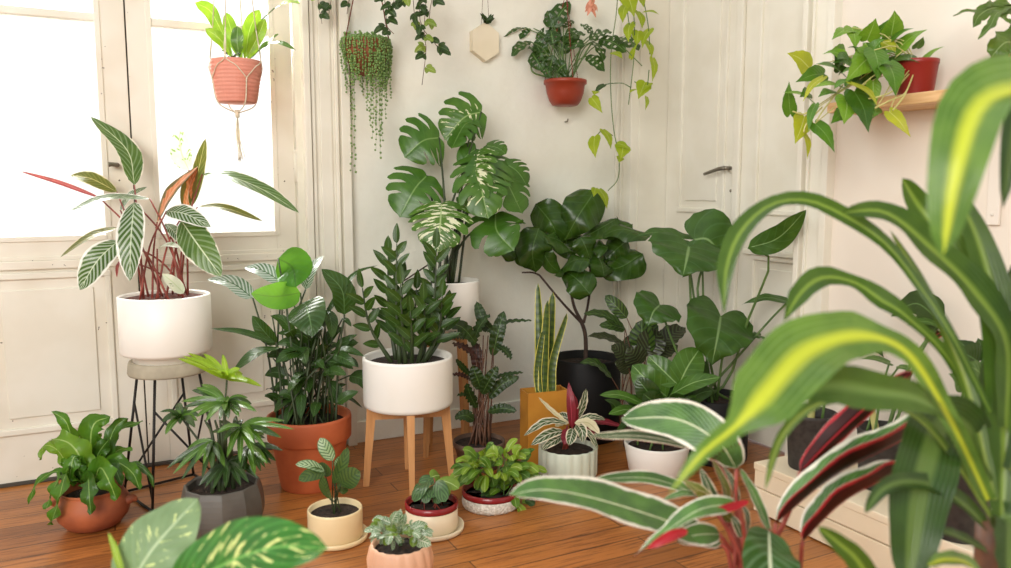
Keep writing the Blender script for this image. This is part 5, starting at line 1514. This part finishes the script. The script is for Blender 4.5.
# hexagonal plaque
cc = onplane(485, 42, 1, YB - .022); dH_ = depth_of(cc); rx = 19.0 / FPX * dH_
root = thing('hexagonal_wall_planter', (cc.x, cc.y, cc.z), 'pale wooden hexagon on two strings with a tiny plant on top', 'wall hanging')
o = V(cc)
pts = [o + V((cos(radians(90 + 60 * i)) * rx * .88, 0, sin(radians(90 + 60 * i)) * rx)) for i in range(6)]
MB().prism(pts, V((0, 1, 0)), -.010, .0215).build('board', 'hexwood', root)
b = MB(); nail = V((o.x + .01, YB - .006, 1.95))
b.tube([o + V((-.018, -.002, rx * .80)), nail], .0008, 4); b.tube([o + V((.018, -.002, rx * .80)), nail], .0008, 4)
b.tube([nail + V((0, .0055, 0)), nail + V((0, -.006, 0))], .003, 6)
b.build('string', 'cord', root)
b = MB()
for i in range(14):
    dv = V((rnd.uniform(-1, 1), rnd.uniform(-.6, .1), rnd.uniform(.0, 1))).normalized(); s0 = o + V((rnd.uniform(-.01, .01), -.006, rx * .95))
    b.leaf([s0, s0 + dv * rnd.uniform(.025, .05)], .014, hint=hv(.2, .3, .9), nL=6, nW=4)
b.build('foliage', 'ivy', root)

# swiss cheese vine in red hanging pot
dU = 3.36; tU = P(565, 81, dU); bU = P(565, 106, dU); rU = 21.5 / FPX * dU; hU = tU.z - bU.z
root = thing('hanging_swiss_cheese_vine', bU, 'red plastic bowl-shaped hanging pot with holey dark leaves near the plaster wall', 'hanging plant')
pot(root, [(rU * .50, 0), (rU * .60, .003), (rU * .74, hU * .2), (rU * .86, hU * .5), (rU * .92, hU * .84), (rU * 1.0, hU * .86), (rU * 1.0, hU)], 'redpot', hU - .012, .005)
pl = Plant(root, dU, bU + V((0, 0, hU - .01)))
apx = P(566, -8, dU); b = MB()
for an in (20, 140, 260):
    u = V((cos(radians(an)), sin(radians(an)), 0)); b.tube([bU + u * rU * .97 + V((0, 0, hU)), apx], .0016, 5)
b.tube([apx + V((0, 0, -.03)), apx + V((0, 0, .03)), V((apx.x, apx.y, 1.96))], [.006, .004, .004], 6)
b.build('hanger', 'redrim', root); bracket(root, V((apx.x, apx.y, 1.96)), YB)
k = K(4.736, 500, 0)
AD = dict(shape=(.5, .75), holes=True, nL=15, nW=10, cup=.15, wave=.12, wf=3)
arow = [(245, 130, .0, 330, 10, .02, 15, 'F'), (255, 125, .0, 220, 50, .02, 12, 'L'), (120, 130, -.02, 18, 175, -.06, 7, 'U'), (130, 120, .0, 95, 185, -.03, 9, 'F'), (140, 195, -.03, 55, 268, -.08, 11, 'U'), (150, 250, -.03, 205, 335, -.06, 13, 'L'), (160, 150, .02, 210, 130, .02, 12, 'F'),
        (235, 330, -.04, 255, 260, -.06, 12, 'F'), (270, 340, -.05, 315, 300, -.08, 15, 'F'), (300, 200, -.02, 405, 160, -.03, 15, 'U'), (310, 215, -.03, 400, 215, -.07, 13, 'M'), (420, 190, -.02, 530, 150, -.03, 15, 'U'), (440, 160, .02, 380, 115, .02, 10, 'U'), (470, 185, -.02, 600, 250, -.07, 15, 'M'), (550, 180, .0, 660, 235, -.04, 20, 'U'),
        (440, 195, -.03, 490, 290, -.07, 12, 'R'), (410, 265, -.03, 495, 340, -.06, 11, 'M'), (230, 200, .03, 280, 130, .04, 14, 'F'), (210, 290, .0, 170, 200, .0, 15, 'L'), (220, 230, .0, 150, 160, .02, 12, 'L'), (280, 250, .03, 340, 170, .04, 14, 'F'), (250, 210, -.03, 240, 140, -.02, 13, 'F'), (190, 250, -.03, 130, 230, -.05, 12, 'U'),
        (300, 130, .03, 350, 100, .05, 10, 'U'), (200, 310, -.04, 240, 370, -.06, 9, 'M'), (350, 200, .0, 330, 130, .02, 12, 'F')]
bn = Bunch(); bn.rows(pl, [(a, b_, c_, d_, e_, f_, w_ * 1.3, 'adans', h_) for a, b_, c_, d_, e_, f_, w_, h_ in arow], k, **AD)
bn.build(root)
b = MB()
for r in arow:
    q = k(r[0], r[1]); e = P(q[0], q[1], dU + r[2]); a = pl.top + V((rnd.uniform(-.04, .04), rnd.uniform(-.03, .03), 0))
    md = a.lerp(e, .5); md.z = a.z + (e.z - a.z) * .75
    b.tube([a, md, e], .0024, 5, n=8)
for pth in ([(250, 370, 0), (160, 345, -.03), (145, 300, -.03)], [(340, 370, -.03), (400, 260, -.04), (440, 195, -.03)]):
    b.tube([P(*k(x, y), dU + d) for x, y, d in pth], .0034, 6)
b.build('stems', 'stalk_g', root)
# coral flower trailing beside it
bF = P(592, -40, 3.32)
root = thing('hanging_dried_flower', bF, 'small coral-coloured dried flower cluster hanging upside down above the red pot', 'wall hanging')
b = MB(); b.tube([V((bF.x, bF.y, 1.97)), P(592, 2, 3.32)], .0016, 5); b.build('stem', 'stalk_y', root); bracket(root, V((bF.x, bF.y, 1.97)), YB)
b = MB()
for i in range(16):
    s0 = P(592 + rnd.uniform(-1.5, 1.5), rnd.uniform(-2, 9), 3.32); dv = (RT * rnd.uniform(-.8, .8) + V((0, 0, -1)) + FH * rnd.uniform(-.7, .7)).normalized()
    b.leaf([s0, s0 + dv * rnd.uniform(.025, .045)], .014, hint=hv(rnd.uniform(-1, 1), .2, .8), nL=6, nW=4)
b.build('petals', 'coral', root)

# neon pothos
dP_ = 3.22; bP = P(622, -100, dP_)
root = thing('hanging_neon_pothos', bP, 'lime yellow vine trailing down the corner beside the door trim', 'hanging plant')
pot(root, [(.05, 0), (.055, .01), (.07, .10), (.073, .11)], 'terracotta', .095, .006)
apx = bP + V((0, 0, .32)); b = MB()
for an in (10, 130, 250):
    u = V((cos(radians(an)), sin(radians(an)), 0)); b.tube([bP + u * .072 + V((0, 0, .11)), apx], .0016, 5)
b.build('cord', 'cord', root); bracket(root, apx, YB)
pl = Plant(root, dP_, bP + V((0, 0, .095)))
k = K(2.578, 580, 0)
sm_ = MB()
for path in ([(100, -260, 0), (97, -60, .0), (95, 20, .0), (80, 140, -.02), (80, 250, -.02), (88, 340, -.02), (100, 400, -.03), (98, 460, -.03), (72, 492, -.03)], [(100, -260, 0), (130, -60, -.04), (140, 60, -.06), (138, 160, -.05), (125, 270, -.04)], [(100, -260, 0), (150, -60, -.03), (175, 60, -.05), (180, 140, -.05)],
             [(80, 215, -.02), (60, 220, -.02), (45, 235, -.03)], [(80, 215, -.02), (110, 215, -.03), (130, 225, -.04)], [(85, 350, -.02), (60, 335, -.03), (38, 355, -.03)], [(115, -200, 0), (120, 0, -.03), (133, 100, -.05), (140, 130, -.05)], [(110, 120, -.03), (140, 150, -.05), (160, 170, -.05)], [(140, 210, -.05), (170, 230, -.05), (178, 180, -.05)]):
    sm_.tube([P(*k(x, y), dP_ + d) for x, y, d in path], .0019, 5)
sm_.build('vines', 'stalk_g', root)
bn = Bunch()
N_ = dict(shape=HEART, cord=.10, nL=12, nW=6, cup=.15)
bn.rows(pl, [(a, b_, -.04, c_, d_, -.07, w_, 'neon', h_) for a, b_, c_, d_, w_, h_ in [
    (115, -25, 140, 45, 22, 'F'), (150, 30, 160, 75, 14, 'R'), (165, 30, 205, 38, 8, 'U'), (130, 60, 125, 110, 14, 'L'), (180, 75, 160, 125, 13, 'L'), (170, 105, 185, 150, 14, 'R'), (188, 150, 186, 212, 11, 'R'), (168, 212, 150, 256, 17, 'F'), (178, 215, 155, 245, 12, 'L'), (145, 230, 128, 240, 10, 'L'), (172, 250, 168, 285, 6, 'R'), (85, 135, 110, 152, 12, 'U'),
    (42, 235, 36, 246, 9, 'U'), (30, 252, 58, 292, 12, 'L'), (38, 352, 40, 408, 15, 'L'), (60, 335, 80, 385, 14, 'R'), (112, 375, 105, 412, 17, 'F'), (95, 370, 128, 385, 10, 'M'), (50, 488, 70, 540, 14, 'R'), (40, 485, 35, 508, 9, 'F'), (105, 405, 100, 420, 9, 'F'), (140, -20, 165, 20, 20, 'R'), (120, 10, 110, 60, 16, 'L'), (150, 80, 145, 120, 14, 'F'), (130, 150, 150, 110, 10, 'U')]], k, **N_)
bn.rows(pl, [(62, 218, -.02, 36, 245, -.04, 8, 'green_dark', 'U')], k, **N_)
bn.build(root)
hk = onplane(565, 122, 1, YB - .001)
root = MB().tube([hk, hk + V((0, -.02, .002)), hk + V((0, -.024, .012))], .003, 6, n=6).build('wall_hook', 'steel', None, hk)
root['label'] = 'tiny metal hook in the plaster below the red hanging pot'; root['category'] = 'hook'

# ================================================================ P  foreground plants
# wide-margined stromanthe
dG = 1.34; cG = P(748, 600, dG); hG = cG.z; cG = V((cG.x, cG.y, 0)); rG = .105
root = thing('potted_red_backed_stromanthe', cG, 'plant of large white-edged green leaves with crimson undersides rising nearest the bench', 'plant')
pot(root, [(rG * .75, 0), (rG * .8, .01), (rG * .98, hG - .02), (rG, hG - .018), (rG, hG)], 'white_pot', hG - .02, .009)
pl = Plant(root, dG, (cG.x, cG.y, hG - .018))
k = K(3.19, 500, 390)
table(pl, [
    (705, 492, -.02, 28, 335, -.16, 52, 'st_big', 'U', dict(mids=[(540, 420, -.05), (300, 345, -.11), (140, 318, -.15)], stalk=[(735, 580, -.01), (728, 552, -.02)], nL=26)),
    (640, 335, .08, 300, 285, .02, 18, 'st_big', 'U', dict(mids=[(480, 282, .06)], stalk=[(742, 575, .02), (720, 510, .06)])),
    (755, 252, .0, 385, 92, .06, 44, 'st_big', 'L', dict(mids=[(695, 165, -.02), (560, 92, .02)], stalk=[(742, 575, .0), (736, 510, .0)])),
    (640, 185, .10, 285, 148, .05, 15, 'st_dark', 'U', dict(mids=[(460, 148, .08)], stalk=[(744, 570, .03), (735, 490, .08)])),
    (760, 362, -.08, 425, 532, -.18, 26, 'st_big', 'L', dict(mids=[(640, 380, -.12), (530, 452, -.16)], stalk=[(742, 580, -.03), (745, 540, -.07)], under='st_under_pale', twist=1.6)),
    (700, 460, -.02, 560, 478, -.05, 24, 'st_big', 'M'),
    (858, 448, -.10, 872, 700, -.16, 60, 'st_plain', 'F', dict(mids=[(862, 560, -.16)], under=None, stalk=[(755, 590, -.04), (765, 550, -.08)])),
    (720, 420, .03, 640, 250, .03, 13, 'st_dark', 'L'), (730, 420, .02, 675, 220, .04, 13, 'st_olive', 'R'), (760, 400, .0, 710, 240, .02, 11, 'st_dark', 'R'), (860, 455, -.02, 765, 250, .02, 16, 'st_big', 'R', dict(mids=[(815, 345, .0)])),
    (745, 420, .0, 620, 320, -.02, 14, 'st_olive', 'L'), (700, 400, -.02, 590, 290, .02, 15, 'st_olive', 'U'), (790, 450, .02, 770, 360, .02, 10, 'st_dark', 'R'), (770, 470, -.03, 740, 400, -.03, 9, 'st_dark', 'F'),
    (650, 340, .02, 520, 350, -.02, 9, 'st_big', 'U'), (795, 355, -.085, 640, 405, -.115, 9, 'crimson', 'F', dict(stalk=None, under=None, mids=[(720, 378, -.10)])), (600, 450, -.165, 470, 505, -.185, 11, 'crimson', 'F', dict(stalk=None, under=None, mids=[(545, 465, -.18)])),
], k, stalk_mat='stalk_r', sr=.004, dflt=dict(shape=(.5, .62), nL=18, nW=8, wave=.06, wf=3, under='st_under'), root_spread=1.0)
k = K(2.869, 760, 370)
UD = hv(-.35, -.35, .87)
FV = hv(-.62, .76, -.16)
for (row, w_, up_, hn_, fo_) in [([(115, 292, -.02), (215, 190, -.04), (330, 85, -.06), (440, 2, -.06)], 27, 'st_up', -UD, .5), ([(45, 440, -.04), (210, 305, -.06), (400, 205, -.06), (575, 95, -.02)], 38, 'st_big', FV, 1.0), ([(122, 492, -.06), (230, 385, -.08), (340, 320, -.08), (445, 268, -.06)], 38, 'st_big', FV, 1.0)]:
    pts = [k(x, y) + (d,) for x, y, d in row]
    s0 = pts[0]
    ob = pl.leaf(pts, w_, up_, stalk=[(s0[0] - 12, s0[1] + 42, -.01)] if s0[1] < 500 else [(s0[0] - 8, 580, -.01)], stalk_mat='stalk_r', sr=.0042, under='st_under', hint=hn_, shape=(.5, .62), nL=22, nW=8, wave=.08, wf=3, fold=fo_)

# corn plant
dZ = 1.12; cZ = P(992, 640, dZ); hZ_ = .20; cZ = V((cZ.x, cZ.y, 0))
root = thing('potted_corn_plant', cZ, 'tall foreground plant with long arching yellow-striped strap leaves', 'plant')
pot(root, [(.11, 0), (.115, .01), (.145, .18), (.15, .20)], 'terracotta', .18, .011)
pl = Plant(root, dZ, (cZ.x, cZ.y, .18))
crown = P(990, 520, dZ)
b = MB(); b.tube([pl.top, pl.top.lerp(crown, .5), crown], [.022, .018], 10, n=8); b.build('cane', 'stalk_br', root)
def strap(pts, w, mat, hint='M', **kw):
    d_ = dict(shape=(.42, .55), w0=.05, nL=30, nW=8, fold=.35, wave=.06, wf=4)
    d_.update(kw)
    h = HN[hint] if isinstance(hint, str) else hint
    return pl.leaf(pts, w, mat, hint=h, **d_)
k = K(2.582, 700, 180)
def kk(*p):
    return [k(x, y) + (d,) for x, y, d in p]
strap(kk((750, 600, .02), (650, 400, .04), (575, 285, .06), (480, 165, .08), (365, 88, .10), (270, 52, .10), (180, 66, .08), (105, 135, .05), (68, 230, .02), (62, 348, -.02)), 22, 'drac', hv(-.45, .45, .77), shape=[(0, .3), (.3, .45), (.5, .8), (.65, .8), (.8, 1), (.9, .8), (1, 0)])
strap(kk((790, 640, .0), (790, 420, .03), (705, 285, .05), (600, 180, .06), (480, 85, .06), (365, 84, .05)), 38, 'drac', hv(.1, .45, .88), wave=.12)
strap([(1010, 470, .0), (1060, 260, -.10), (1075, 120, -.22), (1034, 92, -.26), (982, 104, -.30), (957, 170, -.32), (943, 256, -.31)], 80, 'drac_lit', hv(-.6, .35, .72), nL=40, shape=(1.1, .62), wave=.14)
strap([(1002, 520, .0), (1004, 400, .03), (996, 310, .05), (976, 235, .07), (948, 180, .09)], 38, 'drac', hv(-.3, .1, .95))
strap([(985, 300, .10), (945, 240, .12), (918, 205, .14), (902, 178, .12)], 34, 'drac', hv(-.3, .3, .9))
strap(kk((730, 640, .05), (640, 460, .06), (530, 350, .06), (470, 312, .07), (400, 265, .08), (320, 252, .07), (262, 290, .05), (215, 365, .03)), 25, 'drac', hv(-.2, .5, .84), shape=[(0, .3), (.4, .5), (.55, .9), (.65, .6), (.8, 1), (.9, .8), (1, 0)])
strap([(988, 500, .0), (950, 420, -.06), (908, 354, -.12), (860, 336, -.16), (806, 352, -.20), (764, 396, -.24), (734, 428, -.25), (702, 454, -.26), (668, 495, -.27)], 74, 'drac_lit', hv(-.3, .35, .89), nL=48, shape=[(0, .26), (.3, .32), (.47, .38), (.58, .72), (.7, 1), (.79, .92), (.86, .28), (.94, .2), (1, 0)], wave=.1)
k = K(2.869, 760, 370)
strap(kk((665, 430, .0), (545, 245, -.02), (450, 140, -.03), (330, 88, -.04), (220, 86, -.04), (130, 118, -.04), (55, 205, -.05), (14, 345, -.07)), 16, 'drac_thin', hv(-.1, .85, .5))
strap(kk((660, 320, .0), (560, 160, -.05), (455, 85, -.09), (330, 62, -.12), (200, 45, -.14), (90, 85, -.15)), 44, 'drac_plain', hv(.1, .3, .95), shape=[(0, .25), (.35, .2), (.6, .8), (.8, 1), (.9, .8), (1, 0)])
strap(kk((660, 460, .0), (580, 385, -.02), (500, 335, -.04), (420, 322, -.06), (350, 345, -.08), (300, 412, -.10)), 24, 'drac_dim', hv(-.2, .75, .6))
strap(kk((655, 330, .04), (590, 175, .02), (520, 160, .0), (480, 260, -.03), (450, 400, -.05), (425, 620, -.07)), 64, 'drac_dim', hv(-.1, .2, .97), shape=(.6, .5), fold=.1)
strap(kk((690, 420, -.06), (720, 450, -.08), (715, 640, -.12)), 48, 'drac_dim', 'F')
strap(kk((660, 640, -.06), (600, 560, -.08), (530, 545, -.11), (480, 562, -.13)), 22, 'drac_lit', 'U')
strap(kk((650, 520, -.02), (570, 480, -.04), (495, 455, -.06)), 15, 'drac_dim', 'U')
strap(kk((380, 720, -.02), (290, 560, -.06), (230, 500, -.08), (165, 448, -.10)), 26, 'drac', hv(-.5, .5, .7))
strap([(995, 500, .0), (965, 380, .04), (925, 290, .08), (890, 230, .10)], 13, 'drac_thin', hv(-.3, .4, .85))
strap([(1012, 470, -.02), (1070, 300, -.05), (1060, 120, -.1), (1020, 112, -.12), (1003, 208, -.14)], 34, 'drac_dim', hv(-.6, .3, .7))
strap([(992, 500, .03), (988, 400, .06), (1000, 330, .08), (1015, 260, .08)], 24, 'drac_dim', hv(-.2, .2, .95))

# dumb cane, foreground left
dI_ = 1.20; cI_ = P(205, 640, dI_); hI_ = .24; cI_ = V((cI_.x, cI_.y, 0))
root = thing('potted_dumb_cane', cI_, 'yellow-flecked broad leaves poking up at the bottom edge before the grey faceted pot', 'plant')
pot(root, [(.08, 0), (.085, .01), (.108, .22), (.11, .24)], 'terracotta', .22, .01)
pl = Plant(root, dI_, (cI_.x, cI_.y, .22))
k = K(4.2125, 100, 480)
DF = dict(shape=(.6, .72), nL=24, nW=10, wave=.05, wf=3, cup=.15, fold=.1)
table(pl, [
    (250, 560, .0, 958, 285, -.16, 84, 'dief', 'M', dict(mids=[(440, 400, -.06), (700, 290, -.13)])),
    (90, 520, .02, 412, 78, .08, 72, 'dief_pale', 'M', dict(mids=[(215, 300, .03)])),
    (110, 470, .0, 35, 222, .05, 10, 'bush_lime', 'L', dict(mids=[(70, 320, .02)])),
    (300, 600, .0, 100, 480, -.10, 60, 'dief', 'U'),
], k, stalk_mat='stalk_g', sr=.006, dflt=DF)
b = MB(); b.tube([pl.top, pl.top + V((0, 0, .10))], [.016, .012], 8); b.build('cane', 'stalk_g', root)

# ---------------------------------------------------------------- light
wd = bpy.data.worlds.new('daylight'); C.world = wd
wd.use_nodes = True
nt = wd.node_tree; nt.nodes.clear()
tc = nt.nodes.new('ShaderNodeTexCoord'); sx = nt.nodes.new('ShaderNodeSeparateXYZ'); rp = nt.nodes.new('ShaderNodeValToRGB')
mr = nt.nodes.new('ShaderNodeMapRange'); mr.inputs[1].default_value = -.35; mr.inputs[2].default_value = .6
nt.links.new(tc.outputs['Generated'], sx.inputs[0]); nt.links.new(sx.outputs[2], mr.inputs[0]); nt.links.new(mr.outputs[0], rp.inputs[0])
e = rp.color_ramp.elements
e[0].position = .30; e[0].color = (.80, .775, .72, 1)
e[1].position = .60; e[1].color = (1, 1, 1, 1)
bg = nt.nodes.new('ShaderNodeBackground'); bg.inputs[1].default_value = .92
ow = nt.nodes.new('ShaderNodeOutputWorld')
my = nt.nodes.new('ShaderNodeMapRange'); my.inputs[1].default_value = -.5; my.inputs[2].default_value = .75; my.inputs[3].default_value = .42; my.inputs[4].default_value = 1.25
my.interpolation_type = 'SMOOTHSTEP'
nt.links.new(sx.outputs[1], my.inputs[0]); nt.links.new(my.outputs[0], bg.inputs[1])
nt.links.new(rp.outputs[0], bg.inputs[0]); nt.links.new(bg.outputs[0], ow.inputs[0])

def area(name, loc, target, size, power, col):
    l = bpy.data.lights.new(name, 'AREA'); l.shape = 'RECTANGLE'; l.size, l.size_y = size; l.energy = power; l.color = col
    o_ = bpy.data.objects.new(name, l); COL.objects.link(o_); o_.location = loc
    o_.rotation_euler = (V(target) - V(loc)).to_track_quat('-Z', 'Y').to_euler()
    return o_
area('daylight_side_window', (-1.7, -.9, 2.2), (1.0, 2.5, .7), (2.0, 1.9), 100, (1, .97, .92))
area('daylight_french_doors', (.12, 3.9, 2.3), (.5, 1.6, .4), (1.4, 1.6), 240, (1, .98, .94))

C.view_settings.view_transform = 'Standard'
C.view_settings.look = 'None'
C.view_settings.gamma = 1.0
C.view_settings.use_curve_mapping = False
C.view_settings.exposure = .5
C.cycles.use_denoising = True
C.cycles.max_bounces = 8
C.cycles.diffuse_bounces = 4
C.cycles.transparent_max_bounces = 12
C.cycles.sample_clamp_indirect = 6.0
